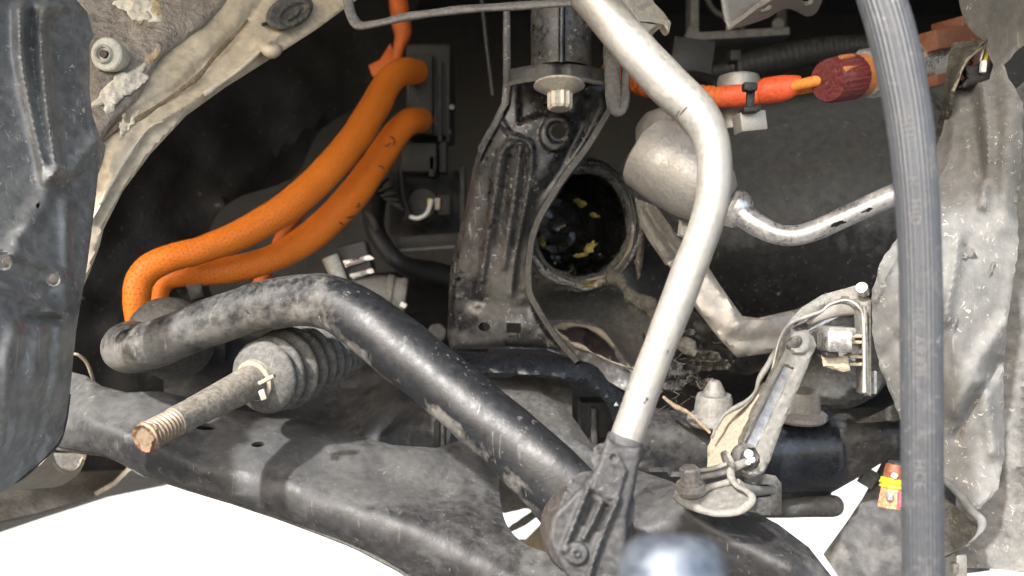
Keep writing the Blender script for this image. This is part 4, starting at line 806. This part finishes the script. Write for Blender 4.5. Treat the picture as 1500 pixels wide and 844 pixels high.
# ================================================================== metalwork along the top
t = thing('folded_clip', 'folded dull metal clip with hooked lip behind the top of the pale rod', 'clip', 940, 25, .43)
sheet('clip_face', [(890, -20), (950, -20), (958, 4), (972, 18), (983, 34), (980, 48), (972, 36), (955, 33), (935, 31), (905, 5)], [(900, 0, .42), (980, 30, .445), (930, 30, .425)], 'bolt_zinc', t, res=4, thick=2, roll=(3, 1), relief=[('ridge', [(912, 8), (935, 18), (955, 8), (948, -15)], 4, -3)])
tube('hooked_lip', [(980, 30, .447, 2), (978, 46, .449, 2.2), (972, 42, .452, 2), (970, 36, .455, 1.8), (958, 44, .457, 1.8), (950, 54, .457, 1.6)], 'bolt_zinc', t, sq=3)
sheet('clip_return', [(938, 33), (966, 37), (950, 54)], .462, 'bolt_zinc', t, res=4, thick=1)
t = thing('top_bracket', 'speckled light grey bracket with a slot and round eye at the top edge', 'bracket', 1120, 15, .46)
sheet('bracket_web', [(1054, -30), (1140, -30), (1138, 0), (1120, 3), (1104, 10), (1088, 26), (1067, 44), (1060, 20)], [(1060, 0, .455), (1130, 0, .475), (1067, 44, .455)], 'cast_alu', t, res=5, thick=3, roll=(3, 1))
sheet('bracket_flange', [(1067, 46), (1072, 40), (1092, 26), (1110, 12), (1128, 2), (1145, -10), (1200, -30), (1206, -8), (1200, 12), (1192, 22), (1180, 24), (1165, 16), (1148, 13), (1126, 26), (1098, 36), (1075, 42)], [(1070, 40, .452), (1200, 0, .462), (1130, 20, .455)], 'cast_alu', t, holes=[ell(1183, 0, 9, 8), ell(1122, 14, 11, 4, -.5)], res=4, thick=4, roll=(3, 1), curve=2)
t = thing('fan_shroud', 'dark grey moulded frame standing in the shadow at the top', 'frame', 1075, 40, .68)
box('frame_post', 1014, 15, .68, 12, 66, .02, 'grey_panel', t); V, Fc = box_data(at(1076, 55, .68), (.082, .02, .0065), (1, 0, .06), (0, 0, 1), .001); mesh('frame_sill', V, Fc, 'grey_panel', t)
disc('frame_boss', 1015, 46, .67, 9, .02, 'grey_panel', t); disc('frame_boss', 1140, 36, .67, 9, .02, 'grey_panel', t); box('frame_post', 1140, 14, .69, 14, 60, .02, 'bay_plastic', t); box('frame_post', 1083, 44, .69, 9, 18, .02, 'bay_plastic', t)
tube('frame_arch', [(1034, -10, .70, 4), (1040, 8, .70, 4), (1052, 20, .70, 4), (1068, 26, .70, 4)], 'grey_panel', t)
t = thing('corrugated_duct', 'dark corrugated duct lying behind the orange harness', 'duct', 1170, 85, .60)
P_, R_ = path([(1000, 112, .60, 10), (1060, 104, .60, 15), (1130, 88, .60, 20), (1200, 74, .60, 19), (1260, 68, .60, 16), (1330, 64, .60, 15)], 26); R_ = R_ * (1 + .035 * np.sin(np.arange(len(R_)) * 1.9))
V, Fc, uv = sweep(P_, R_, 22); mesh('duct_hose', V, Fc, 'bay_plastic', t, uv=uv, sharp=60)
box('duct_bracket', 1010, 92, .60, 60, 60, .02, 'black', t, ang=8)

# ================================================================== subframe at the right
t = thing('front_subframe', 'dark steel subframe rail with a welded sleeve and tube low on the right', 'subframe', 1130, 650, .47)
def subD(x, y):
    y = np.asarray(y, float); x = np.asarray(x, float)
    yc = np.interp(x, [930, 1100, 1320], [640, 660, 640]); return .475 + ((y - yc) / 100.) ** 2 * .03 + (y < yc) * ((yc - y) / 100.) ** 2 * .05
sheet('rail_shell', [(925, 590), (975, 600), (1020, 604), (1100, 604), (1180, 606), (1215, 600), (1290, 596), (1345, 590), (1345, 640), (1318, 662), (1250, 704), (1218, 722), (1214, 746), (1130, 750), (1040, 740), (990, 726), (925, 710)], subD, 'dark_steel', t, res=8, thick=4, roll=(5, 3), rumple=(1.5, .02),
      relief=[('ridge', [(925, 684), (990, 698), (1050, 712)], 5, 4)])
lathe('welded_sleeve', at(1092, 664, .49), (1, -.02, .06), [(0, .0225), (.0005, .0235), (.0475, .0235), (.048, .022)], 'satin_steel', t, sides=48, wob=.3)
tube('cross_tube', [(1090, 742, .50, 16), (1150, 742, .495, 16), (1212, 741, .49, 16), (1222, 741, .49, 15)], 'brown_shield', t, sides=28, wob=.3)
sheet('slotted_plate', [(1090, 696), (1120, 694), (1136, 697), (1145, 708), (1145, 754), (1090, 756)], .452, 'rubber', t, holes=[crom([(1100, 712), (1126, 710), (1133, 716), (1130, 728), (1100, 728)], 3, True)], res=5, thick=3, roll=(3, 1), curve=0)
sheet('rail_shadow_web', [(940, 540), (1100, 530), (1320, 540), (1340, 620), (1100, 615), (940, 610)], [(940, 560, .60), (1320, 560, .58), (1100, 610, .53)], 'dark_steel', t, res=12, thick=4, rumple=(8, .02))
sheet('rail_skirt', [(1180, 500), (1280, 480), (1300, 560), (1240, 600), (1180, 595), (1150, 570)], [(1180, 510, .53), (1290, 500, .53), (1230, 590, .50)], 'brown_shield', t, res=8, thick=3, rumple=(4, .02), roll=(12, 8), curve=3)
sheet('rail_gusset', [(1255, 620), (1345, 575), (1345, 610), (1290, 618)], .465, 'liner_back', t, res=8, thick=3, rumple=(2, .03))
for i, (x, y) in enumerate([(1045, 612), (1172, 606)]):
    b = thing('subframe_bolt', ['flanged grey bolt with a pointed tip in front of the torn fibres', 'grey flanged bolt mostly hidden behind the sensor lever'][i], 'bolt', x, y, .47, 'flanged subframe bolts')
    k = .47 / F; p = at(x, y + 6, .472); ax = (0, -.15, 1)
    lathe('flange', p, ax, [(-.001, 36 * k), (.0005, 39 * k), (.0025, 38 * k), (.005, 30 * k)], 'bolt_grey', b, sides=36)
    lathe('nut', p, ax, [(.004, 29 * k), (.014, 26 * k), (.0155, 24 * k), (.016, 16 * k)], 'bolt_grey', b, sides=36, wob=.1)
    if i == 0: lathe('tip', p, ax, [(.015, 17 * k), (.0165, 17 * k), (.0225, 9 * k), (.0235, 6 * k)], 'bolt_grey', b, sides=24)

# ================================================================== ride height sensor
t = thing('height_sensor', 'ride height sensor with a pale channel lever and metal mounting bracket', 'sensor', 1160, 560, .41)
sheet('arched_bracket', [(1128, 560), (1133, 535), (1142, 500), (1156, 470), (1175, 450), (1204, 432), (1254, 418), (1268, 428), (1276, 440), (1276, 580), (1266, 580), (1264, 460), (1256, 446), (1240, 438), (1209, 447), (1190, 462), (1164, 474), (1152, 500), (1142, 540)], [(1130, 560, .42), (1204, 440, .435), (1270, 450, .425), (1270, 575, .42)], 'sensor_grey', t, res=5, thick=9, roll=(3, 1.2), rumple=(1, .04))
tube('bright_rim', [(1128, 560, .418, 2.2), (1141, 500, .422, 2.6), (1156, 475, .426, 2.8), (1185, 463, .429, 3), (1204, 456, .43, 2.6), (1216, 446, .43, 2.2), (1240, 440, .428, 2), (1258, 450, .424, 2.5), (1265, 470, .420, 3), (1266, 575, .416, 3)], 'cast_alu', t, n=6, wob=.3)
sheet('sensor_body', [(1160, 480), (1195, 466), (1214, 448), (1250, 446), (1262, 470), (1262, 560), (1240, 545), (1200, 500), (1180, 495)], .444, 'lever_core', t, res=6, thick=12, roll=(4, 2), relief=[('ridge', [(1185, 488), (1225, 470), (1258, 462)], 8, 5)])
tube('clamp_arm', [(1182, 474, .433, 5), (1205, 462, .431, 9), (1230, 454, .431, 11), (1258, 452, .433, 9)], 'lever_tan', t, wob=.8, sq=.7)
box('bracket_edge', 1262, 512, .425, 6, 130, .012, 'bolt_grey', t, ang=-1.5); disc('bracket_screw', 1262, 421, .422, 9, .006, 'bright_metal', t, ax=(.5, .8, -.4))
box('bracket_foot', 1272, 560, .432, 22, 34, .004, 'lever_core', t)
box('connector_shell', 1222, 499, .413, 36, 32, .016, 'bright_metal', t, ang=2, bev=.0012); box('connector_top', 1224, 484, .416, 40, 11, .018, 'bolt_grey', t, ang=2)
sheet('connector_base', [(1203, 520), (1242, 522), (1246, 543), (1235, 545), (1206, 537)], .412, 'cream_plastic', t, res=4, thick=14, roll=(3, 1.2)); box('connector_slot', 1216, 519, .4105, 20, 7, .006, 'black', t)
for yy in (492, 501, 522, 533): box('connector_prong', 1252, yy, .424, 24, 5, .008, 'cream_plastic', t)
box('prong_block', 1252, 511, .428, 20, 16, .008, 'lever_core', t)
# lever
lev = [(1152, 500), (1162, 487), (1180, 483), (1192, 494), (1196, 506), (1190, 520), (1182, 540), (1146, 625), (1128, 675), (1120, 692), (1104, 698), (1086, 692), (1078, 678), (1084, 660), (1115, 571), (1140, 530), (1150, 512)]
levD = [(1170, 500, .405), (1090, 690, .372), (1190, 540, .402)]
sheet('lever', lev, levD, 'lever_tan', t, res=4, thick=7, roll=(3, 1.5), rumple=(.6, .05),
      relief=[('pad', [(1148, 535), (1163, 540), (1108, 655), (1092, 650)], 4, -3.5), ('pad', ell(1171, 502, 17, 17), 5, 3), ('pad', ell(1098, 672, 13, 16, .2), 4, -4)])
sheet('lever_channel', [(1149, 537), (1161, 541), (1107, 654), (1094, 649)], lambda x, y: plane_fn(levD)(x, y) + .0025, 'lever_core', t, res=4, thick=.8)
lathe('lever_socket', at(1097, 673, .372), (-.45, 1, .1), [(.001, 15 * .0003), (0, 17 * .0003), (.006, 18 * .0003)], 'rubber', t)
for i, (x, y, r) in enumerate([(1098, 666, 7), (1102, 674, 5.5), (1096, 678, 4.5)]):
    lathe('grease_dab', at(x, y, .3695), (0, 1, 0), [(-.0012, r * .00012), (-.0008, r * .0002), (0, r * .00029), (.003, r * .0003)], 'white_grease', t, wob=.6)
sheet('lever_knob', ell(1163, 502, 13, 9, -.6), .3995, 'rubber', t, res=3, thick=2, roll=(5, 1.5), rumple=(1, .1))
sheet('tan_backplate', rag([(1036, 690), (1037, 655), (1046, 625), (1062, 605), (1090, 590), (1108, 568), (1118, 560), (1105, 600), (1090, 640), (1075, 680), (1060, 692)], 1, 8, 3), [(1040, 680, .43), (1110, 570, .43), (1080, 660, .42)], 'tan_plate', t, res=5, thick=2, roll=(3, 1), rumple=(1, .03))
tube('plate_edge', [(1042, 642, .428, 2), (1052, 622, .427, 2.5), (1064, 606, .427, 3), (1090, 590, .427, 3), (1106, 574, .427, 3), (1112, 556, .427, 4), (1128, 530, .428, 3.5), (1140, 505, .43, 3)], 'sensor_grey', t, wob=1)
# pivot link
tube('pivot_pin', [(1010, 702, .368, 5), (1045, 694, .369, 6.5), (1070, 686, .370, 7.5), (1096, 676, .371, 5.5)], 'sensor_grey', t, wob=.4, caps=('round', 'round'))
tube('pivot_rib', [(1022, 690, .366, 3), (1045, 686, .366, 3.4), (1064, 680, .366, 3)], 'lever_tan', t)
lathe('pivot_washer', at(1064, 676, .369), (.9, .2, .35), [(-.001, 5 * .0003), (0, 15 * .0003), (.0015, 15 * .0003), (.002, 6 * .0003)], 'bolt_grey', t)
k = .365 / F
lathe('hex_bolt', at(1012, 713, .366), (-.12, -.25, 1), [(0, 19 * k), (.001, 20 * k), (.0025, 20 * k), (.003, 14.5 * k), (.0085, 14.5 * k), (.0092, 12 * k)], 'bolt_grey', t, sides=6, sharp=20)
lathe('bolt_washer', at(1012, 716, .3655), (-.12, -.25, 1), [(0, 21 * k), (.0022, 21 * k), (.0028, 17 * k)], 'bolt_grey', t, sides=28)
loop = [(990, 728, .364, 5), (1000, 736, .360, 6), (1025, 746, .356, 6.5), (1050, 752, .352, 7), (1080, 749, .350, 7.5), (1097, 738, .351, 7), (1101, 728, .353, 6), (1094, 720, .356, 5), (1080, 712, .360, 5), (1072, 702, .364, 6), (1070, 690, .367, 6), (1074, 682, .368, 4)]
tube('link_rim', loop, 'lever_tan', t, n=7, sq=.8, wob=.5, caps=('round', 'round'))
tube('link_rim', [(992, 722, .366, 5), (1006, 726, .365, 6), (1024, 722, .364, 6), (1038, 714, .366, 5), (1062, 708, .367, 5), (1075, 704, .366, 5)], 'lever_tan', t, n=6, wob=.4, caps=('round', 'round'))
sheet('link_web', [(994, 726), (1036, 716), (1072, 708), (1094, 722), (1098, 736), (1078, 746), (1045, 748), (1010, 738)], [(1000, 735, .364), (1095, 735, .355), (1040, 715, .368)], 'sensor_grey', t, res=5, thick=2, rumple=(.8, .06))
tube('link_tail', [(1080, 706, .366, 5), (1090, 716, .370, 8), (1108, 719, .382, 7), (1132, 718, .40, 7)], 'lever_tan', t, wob=.5)

# ================================================================== torn felt liner (photo right) and panels behind it
t = thing('torn_wheel_liner', 'grey scuffed wheel liner torn open with a curled lip and ragged right edge', 'wheel liner', 1420, 400, .42)
TL = [(1396, -40), (1404, 0), (1410, 26), (1424, 47), (1441, 60), (1422, 62), (1408, 70), (1400, 90), (1392, 120), (1380, 190), (1366, 230), (1345, 290), (1318, 345), (1292, 380), (1277, 425), (1277, 480), (1288, 535), (1318, 612), (1345, 660), (1376, 700), (1400, 722), (1424, 746), (1436, 746), (1462, 716), (1471, 665), (1470, 544), (1472, 510), (1480, 436), (1492, 365), (1490, 300), (1496, 250), (1499, 150), (1477, 115), (1470, 95), (1497, 68), (1560, 30), (1560, -40)]
tD = [(1400, 0, .44), (1500, 0, .40), (1441, 60, .43), (1380, 190, .435), (1290, 400, .40), (1277, 460, .41), (1318, 612, .425), (1430, 740, .41), (1490, 300, .405), (1470, 540, .405), (1410, 400, .394), (1470, 665, .412), (1390, 560, .398), (1440, 200, .408), (1360, 430, .392)]
sheet('liner_sheet', rag(TL, 1.3, 8, 2), tD, 'torn_liner', t, holes=[[(1441, 65), (1416, 89), (1401, 122), (1396, 134), (1406, 130), (1414, 128), (1430, 122), (1449, 117), (1455, 95), (1448, 80)]], res=5, thick=2.5, rumple=(.9, .01), seed=11, roll=(4, 1.2),
      relief=[('ridge', crom([(1418, 130), (1430, 200), (1440, 260)], 5), 10, -5), ('ridge', crom([(1440, 130), (1446, 200), (1440, 300)], 5), 9, 5), ('ridge', crom([(1398, 180), (1392, 230), (1370, 270)], 5), 7, 3), ('ridge', crom([(1404, 345), (1398, 400), (1384, 470)], 5), 8, 4), ('ridge', [(1470, 330), (1478, 150)], 18, 5),
              ('ridge', [(1475, 470), (1440, 520), (1400, 600)], 14, 5), ('ridge', [(1440, 560), (1455, 660)], 12, 5), ('ridge', [(1282, 440), (1300, 400), (1320, 370)], 4, 2), ('ridge', [(1412, 360), (1428, 380)], 4, -3), ('ridge', [(1466, 530), (1400, 640)], 7, -4), ('ridge', [(1300, 520), (1316, 500)], 14, -3)])
band = [(1447, 57), (1425, 60), (1396, 62), (1390, 80), (1384, 120), (1377, 165), (1368, 205), (1374, 205), (1386, 185), (1395, 150), (1401, 124), (1413, 92), (1432, 72)]
sheet('curled_lip', band, [(1396, 62, .438), (1445, 58, .428), (1370, 200, .45), (1398, 130, .425)], 'liner_back', t, res=4, thick=2.5, rumple=(1.5, .04), relief=[('ridge', [(1440, 62), (1412, 86), (1398, 122), (1388, 170)], 6, 5)])
tube('frayed_edge', [(1441, 66, .427, 1.5), (1416, 88, .424, 2), (1402, 120, .421, 2.2), (1396, 134, .420, 1.6)], 'torn_edge', t, wob=.8)
fold = [(1345, 690), (1376, 722), (1400, 742), (1424, 764), (1438, 762), (1442, 768), (1436, 784), (1415, 800), (1392, 812), (1345, 826)]
sheet('rolled_inside', fold, [(1345, 700, .42), (1440, 765, .415), (1380, 812, .40)], 'liner_back', t, res=6, thick=2, rumple=(5, .03))
tube('rolled_edge', [(1336, 676, .40, 3), (1374, 698, .403, 4), (1400, 720, .405, 5), (1424, 747, .405, 7), (1438, 764, .403, 6), (1434, 782, .398, 3), (1410, 802, .395, 2.2), (1380, 814, .393, 2.2), (1340, 828, .393, 2)], 'torn_liner', t, n=6, wob=1.5)
for i, (x, y, rx, ry, ro) in enumerate([(1471, 332, 12, 8, -.5), (1418, 372, 12, 4, -.6), (1405, 350, 3, 16, .25), (1486, 292, 4, 9, .1), (1490, 276, 5, 5, 0), (1454, 390, 3, 14, .4), (1434, 560, 3, 16, .6), (1400, 470, 3, 12, .3)]):
    f = plane_fn(tD)
    sheet('scuff_gouge', blob(x, y, rx * .8, ry * .7, ro, 90 + i, .6), lambda X, Y: f(X, Y) - .0024, 'scuff_grey', t, res=3, thick=.3)
t = thing('outer_liner', 'dusty brown-grey outer liner strip at the right edge behind the torn liner', 'wheel liner', 1490, 600, .45)
sheet('strip_sheet', [(1440, 170), (1500, 120), (1560, 100), (1560, 870), (1500, 838), (1440, 832), (1395, 832), (1400, 740), (1420, 560), (1430, 300)], [(1440, 300, .465), (1540, 300, .45), (1470, 800, .44)], 'grey_liner', t, res=9, thick=3, rumple=(2.5, .02), seed=15, relief=[('ridge', [(1497, 560), (1496, 760)], 4, -3), ('ridge', [(1560, 660), (1480, 690)], 16, 4)])
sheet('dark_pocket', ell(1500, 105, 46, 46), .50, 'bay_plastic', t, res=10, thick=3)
box('lower_stay', 1394, 828, .42, 18, 50, .02, 'cast_alu', t, bev=.002); box('stay_screw', 1398, 832, .407, 9, 16, .004, 'bolt_grey', t)
t = thing('splash_panel', 'smooth dark grey splash panel with a moulded round stud at lower right', 'splash panel', 1300, 780, .50)
sheet('panel_sheet', [(1300, 640), (1450, 640), (1450, 836), (1400, 842), (1386, 880), (1244, 880), (1228, 845), (1206, 812), (1240, 765), (1264, 729), (1290, 680)], [(1300, 660, .53), (1440, 660, .52), (1260, 840, .47)], 'grey_panel', t, res=8, thick=3, roll=(5, 2), rumple=(1.5, .015), relief=[('pad', ell(1240, 804, 13, 10), 3, 1.6), ('pad', ell(1311, 804, 7, 3), 3, 1.5), ('ridge', [(1225, 760), (1245, 830), (1260, 870)], 12, 3)])
box('panel_tear', 1272, 700, .505, 22, 26, .004, 'brown_shield', t, ang=30)
t = thing('orange_plug', 'small orange-brown electrical plug with a bright yellow seal peeking out left of the hose', 'connector', 1308, 712, .38)
k = .38 / F; ax = (.12, .1, 1)
lathe('plug_cap', at(1310, 702, .38), ax, [(0, 16 * k), (.004, 15 * k), (.0065, 13 * k), (.0068, 8 * k)], 'connector_brown', t, sides=24)
box('cap_tip', 1314, 682, .381, 20, 12, .007, 'bay_plastic', t, ang=5); box('white_latch', 1310, 697, .3752, 6, 8, .003, 'white', t, ang=30)
lathe('yellow_seal', at(1308, 716, .38), ax, [(0, 17 * k), (.0006, 19.5 * k), (.0016, 18 * k), (.0026, 20 * k), (.0036, 18 * k), (.0044, 18.5 * k), (.005, 15 * k)], 'yellow_seal', t, sides=28)
lathe('plug_skirt', at(1305, 744, .379), ax, [(0, 19 * k), (.0005, 19.5 * k), (.009, 17 * k)], 'orange_plug', t, sides=8, wob=.3, sharp=20)
box('skirt_window', 1303, 727, .374, 9, 12, .003, 'lever_core', t, ang=4); box('pink_lock', 1318, 731, .3745, 8, 24, .004, 'pink_lock', t, ang=4)

# ================================================================== drop link
t = thing('stabilizer_link', 'long pale aluminium stabilizer link rod bent at the top with a grey plastic ball end', 'stabilizer link', 1000, 430, .33)
tube('rod', [(858, -14, .345, 29), (900, 36, .342, 29), (936, 79, .338, 30), (982, 128, .334, 31), (1018, 162, .331, 30), (1040, 200, .329, 26.5), (1047, 240, .328, 25), (1044, 290, .326, 25), (1032, 336, .325, 25), (1014, 384, .323, 25), (985, 460, .321, 24.5), (957, 532, .319, 24), (935, 594, .317, 24), (912, 656, .315, 24)], 'link_alu', t, n=8, sides=40, wob=.25, sharp=60)
rodp, rodr = path([(858, -14, .345, 29), (900, 36, .342, 29), (936, 79, .338, 30), (982, 128, .334, 31), (1018, 162, .331, 30), (1040, 200, .329, 26.5), (1047, 240, .328, 25), (1044, 290, .326, 25), (1032, 336, .325, 25), (1014, 384, .323, 25), (985, 460, .321, 24.5), (957, 532, .319, 24), (935, 594, .317, 24), (912, 656, .315, 24)], 8)
rt, ru, rw = frames(rodp)
def on_rod(i, a):
    i = max(0, min(len(rodp) - 1.001, i)); k0 = int(i); f = i - k0
    p = rodp[k0] * (1 - f) + rodp[k0 + 1] * f; r = rodr[k0] * (1 - f) + rodr[k0 + 1] * f
    vw = p - np.array([0, 0, CAMZ]); vw -= rt[k0] * (vw @ rt[k0]); vw /= np.linalg.norm(vw); sd_ = np.cross(rt[k0], vw)
    return p + (-vw * math.cos(a) + sd_ * math.sin(a)) * (r + .00025)
for n_, (ci, ca, li, la, sd0) in enumerate([(30.3, -.75, .10, .25, 1), (31.2, -.4, .10, .3, 2), (94.6, .35, .4, .07, 3), (95.3, .27, .2, .06, 4), (85.7, .55, .3, .035, 6)]):
    q_ = blob(0, 0, 1, 1, 0, 200 + sd0, .6, 14); V = [on_rod(ci + x * li, ca + y * la) for x, y in q_] + [on_rod(ci, ca)]
    mesh('scuff_mark', V, [(i, (i + 1) % 14, 14) for i in range(14)], 'rust_brown', t, flat=True)
fo = [(891, 641), (886, 647), (880, 668), (874, 684), (860, 703), (845, 718), (822, 742), (810, 757), (804, 786), (808, 802), (815, 816), (831, 845), (846, 870), (905, 870), (918, 800), (920, 757), (930, 715), (935, 686), (940, 668), (938, 656), (925, 655), (905, 650)]
fD = [(890, 645, .304), (935, 660, .305), (810, 790, .300), (920, 790, .302), (860, 750, .297), (890, 690, .299), (840, 850, .296)]
sheet('ball_end_housing', crom(fo, 3, True), [(890, 645, .3035), (810, 790, .2995), (920, 790, .3015)], 'link_plastic', t, res=2.4, thick=14, roll=(7, 3), rumple=(.15, .05), sharp=70,
      relief=[('pad', [(880, 666), (905, 664), (919, 690), (907, 730), (892, 733), (866, 718), (872, 690)], 5, 1.6),
              ('ridge', crom([(862, 716), (850, 745), (826, 806)], 6), 4.5, 3.6), ('ridge', crom([(881, 736), (868, 765), (856, 788)], 6), 4.2, 3.2), ('ridge', crom([(905, 732), (888, 770), (868, 825), (862, 850)], 6), 4.8, 3.6),
              ('pad', [(867, 732), (877, 736), (863, 768), (853, 770)], 6, -2), ('pad', [(888, 740), (898, 742), (881, 778), (870, 778)], 6, -2),
              ('pad', ell(845, 811, 17, 17), 5, 2.6), ('pad', ell(844, 811, 6, 6), 4, 1.2), ('pad', ell(844, 811, 3, 3), 3, -1.5), ('pad', ell(899, 671, 5, 5), 4, -1.6)])
lathe('rod_collar', at(911, 660, .315), (at(920, 630, .316) - at(905, 672, .3145)), [(-.003, 25 * .315 / F), (.0035, 27.5 * .315 / F), (.0048, 27.2 * .315 / F), (.005, 23 * .315 / F)], 'link_plastic', t, sides=36)
lathe('joint_boot', at(862, 786, .312), (.03, 1, .02), [(0, 62 * .312 / F), (.004, 68 * .314 / F), (.010, 69 * .318 / F), (.018, 62 * .32 / F)], 'rust_brown', t, sides=44)
t = thing('blurred_stud', 'out of focus grey blue metal stud end in the foreground at the bottom', 'stud', 985, 815, .20)
k = .17 / F
lathe('stud_barrel', at(985, 850, .17), (0, .28, 1), [(-.01, 80 * k), (.003, 78 * k), (.0055, 72 * k), (.0072, 64 * k), (.0083, 50 * k), (.0088, 30 * k), (.0089, 8 * k)], 'stud_steel', t, sides=48, sharp=60)

# ================================================================== ribbed hose in front
t = thing('ribbed_hose', 'thick grey ribbed rubber hose hanging vertically in front with faint printed letters', 'hose', 1345, 420, .27)
hp = [(1272, -60, .285, 31), (1288, -10, .282, 31.5), (1305, 45, .279, 32), (1318, 100, .277, 32), (1331, 170, .275, 31), (1340, 250, .273, 30), (1346, 340, .272, 29), (1349, 440, .271, 28.5), (1350, 560, .270, 28.3), (1351, 700, .270, 28.2), (1352, 800, .270, 28), (1353, 880, .270, 28)]
P_, R_ = path(hp, 8)
V, Fc, uv = sweep(P_, R_, 180, section=lambda a: 1 + .03 * max(-.4, math.sin(a * 30))); mesh('hose_wall', V, Fc, 'hose_rubber', t, uv=uv, sharp=80)
# faint print along it: glyph strokes lifted onto the rubber
T_, U_, W_ = frames(P_); segl = np.r_[0, np.cumsum(np.linalg.norm(np.diff(P_, axis=0), axis=1))]
def on_hose(s, h):
    """s metres along, h metres across from the side facing the viewer"""
    p = np.array([np.interp(s, segl, P_[:, i]) for i in range(3)]); r = np.interp(s, segl, R_)
    i = min(int(np.searchsorted(segl, s)), len(P_) - 1)
    view = p - np.array([0, 0, CAMZ]); view -= T_[i] * (view @ T_[i]); view /= np.linalg.norm(view)
    side = np.cross(T_[i], view); a = h / r - .1
    return p + (-view * math.cos(a) + side * math.sin(a)) * r * 1.034
def print_text(txt, s0, size):
    cu = bpy.data.curves.new('print_source', 'FONT'); cu.body = txt; cu.size = size; cu.space_character = 1.25
    ob = bpy.data.objects.new('print_source', cu); C.collection.objects.link(ob)
    dg = bpy.context.evaluated_depsgraph_get(); me = ob.evaluated_get(dg).to_mesh()
    bm = bmesh.new(); bm.from_mesh(me); bmesh.ops.triangulate(bm, faces=bm.faces[:])
    bmesh.ops.subdivide_edges(bm, edges=[e for e in bm.edges if e.calc_length() > .0006], cuts=2, use_grid_fill=False); bmesh.ops.triangulate(bm, faces=bm.faces[:])
    bm.verts.ensure_lookup_table(); h = size * .35
    V = [on_hose(s0 + v.co.x, (v.co.y - h)) for v in bm.verts]; Fc = [tuple(v.index for v in f.verts) for f in bm.faces]
    bm.free(); bpy.data.objects.remove(ob); bpy.data.curves.remove(cu)
    mesh('printed_letters', V, Fc, 'print_grey', t, flat=True)
if PRINT:
    print_text('HH', .058, .0042); print_text('H  HID', .077, .0042); print_text('HC ARRH', .118, .0042); print_text('HCE', .165, .0042)

# ================================================================== frayed fibres and crumbs (uncountable)
def fibres(name, spots, n, lo, hi, rad, mat, seed):
    r = random.Random(seed); items = []
    for _ in range(n):
        x, y, D, sp = r.choice(spots); x += r.gauss(0, sp); y += r.gauss(0, sp * .7); d = D + r.uniform(-.008, .004)
        p = np.array(at(x, y, d)); v = np.array([r.gauss(0, 1), r.gauss(-.3, .5), r.gauss(0, 1)]); v /= np.linalg.norm(v); L = r.uniform(lo, hi); pts = [p]
        for k in range(4):
            v = v + np.array([r.gauss(0, .35), r.gauss(0, .25), r.gauss(-.08, .35)]); v /= np.linalg.norm(v); pts.append(pts[-1] + v * L / 4)
        V, Fc, _ = sweep(np.array(pts), rad * r.uniform(.5, 1.3), 3, caps=(None, None)); items.append((V, Fc))
    return stuff(joined(name, items, mat))
t = thing('torn_lining', 'dark ragged scraps of torn lining in the gap between the rod and the cast bracket', 'lining', 1010, 520, .49)
for i, (x, y, rx, ry, ro, D) in enumerate([(1010, 500, 26, 14, .6, .50), (985, 515, 22, 18, .2, .505), (1040, 530, 30, 13, .3, .50), (1000, 545, 24, 12, -.4, .495), (1060, 520, 20, 12, .1, .51), (970, 490, 18, 14, .9, .51), (1025, 560, 26, 9, .2, .505), (985, 565, 20, 9, -.2, .50)]):
    sheet('scrap', blob(x, y, rx, ry, ro, 40 + i, .5), [(x - 20, y, D + .004), (x + 20, y, D - .004), (x, y + 20, D + .006)], ['dark_steel', 'black', 'liner_back', 'dark_steel'][i % 4], t, res=4, thick=1, rumple=(8, .05), seed=i)
tag(fibres('frayed_fibres', [(985, 520, .488, 18), (1010, 545, .48, 16), (965, 500, .495, 16), (1040, 540, .49, 18), (1000, 580, .475, 12), (1060, 500, .495, 8)], 40, .005, .016, .00013, 'fibre', 3), 'tangle of frayed brown fibres below the cast bracket', 'fibres')
tag(fibres('loose_threads', [(905, 420, .54, 8), (860, 425, .545, 10), (815, 488, .512, 4), (850, 512, .507, 6), (890, 530, .50, 7), (920, 538, .497, 5), (826, 405, .545, 10), (930, 390, .53, 7)], 40, .002, .005, .0001, 'torn_edge', 5), 'short pale threads along the torn edges below the drive joint', 'fibres')
def crumbs(name, fn, n, mat, seed):
    r = random.Random(seed); items = []
    for _ in range(n):
        x, y, D, rp = fn(r); q = blob(0, 0, 1, .6, r.random() * 3, r.randint(0, 999), .6, 7); c = np.array(at(x, y, D)); s = rp * D / F
        V = [c + np.array([a * s, 0, b * s]) for a, b in q] + [c + np.array([0, -s * .5, 0])]; m = len(q)
        items.append((V, [(i, (i + 1) % m, m) for i in range(m)] + [tuple(range(m))[::-1]]))
    return stuff(joined(name, items, mat))
t = tag(tube('rusty_wire', [(972, 582, .465, 2), (990, 596, .462, 2.6), (1010, 606, .459, 2.4), (1040, 634, .452, 1.8)], 'seam_dirt', wob=.6, caps=('round', 'round')), 'thin rusty wire end lying on the subframe by the fibres', 'wire')
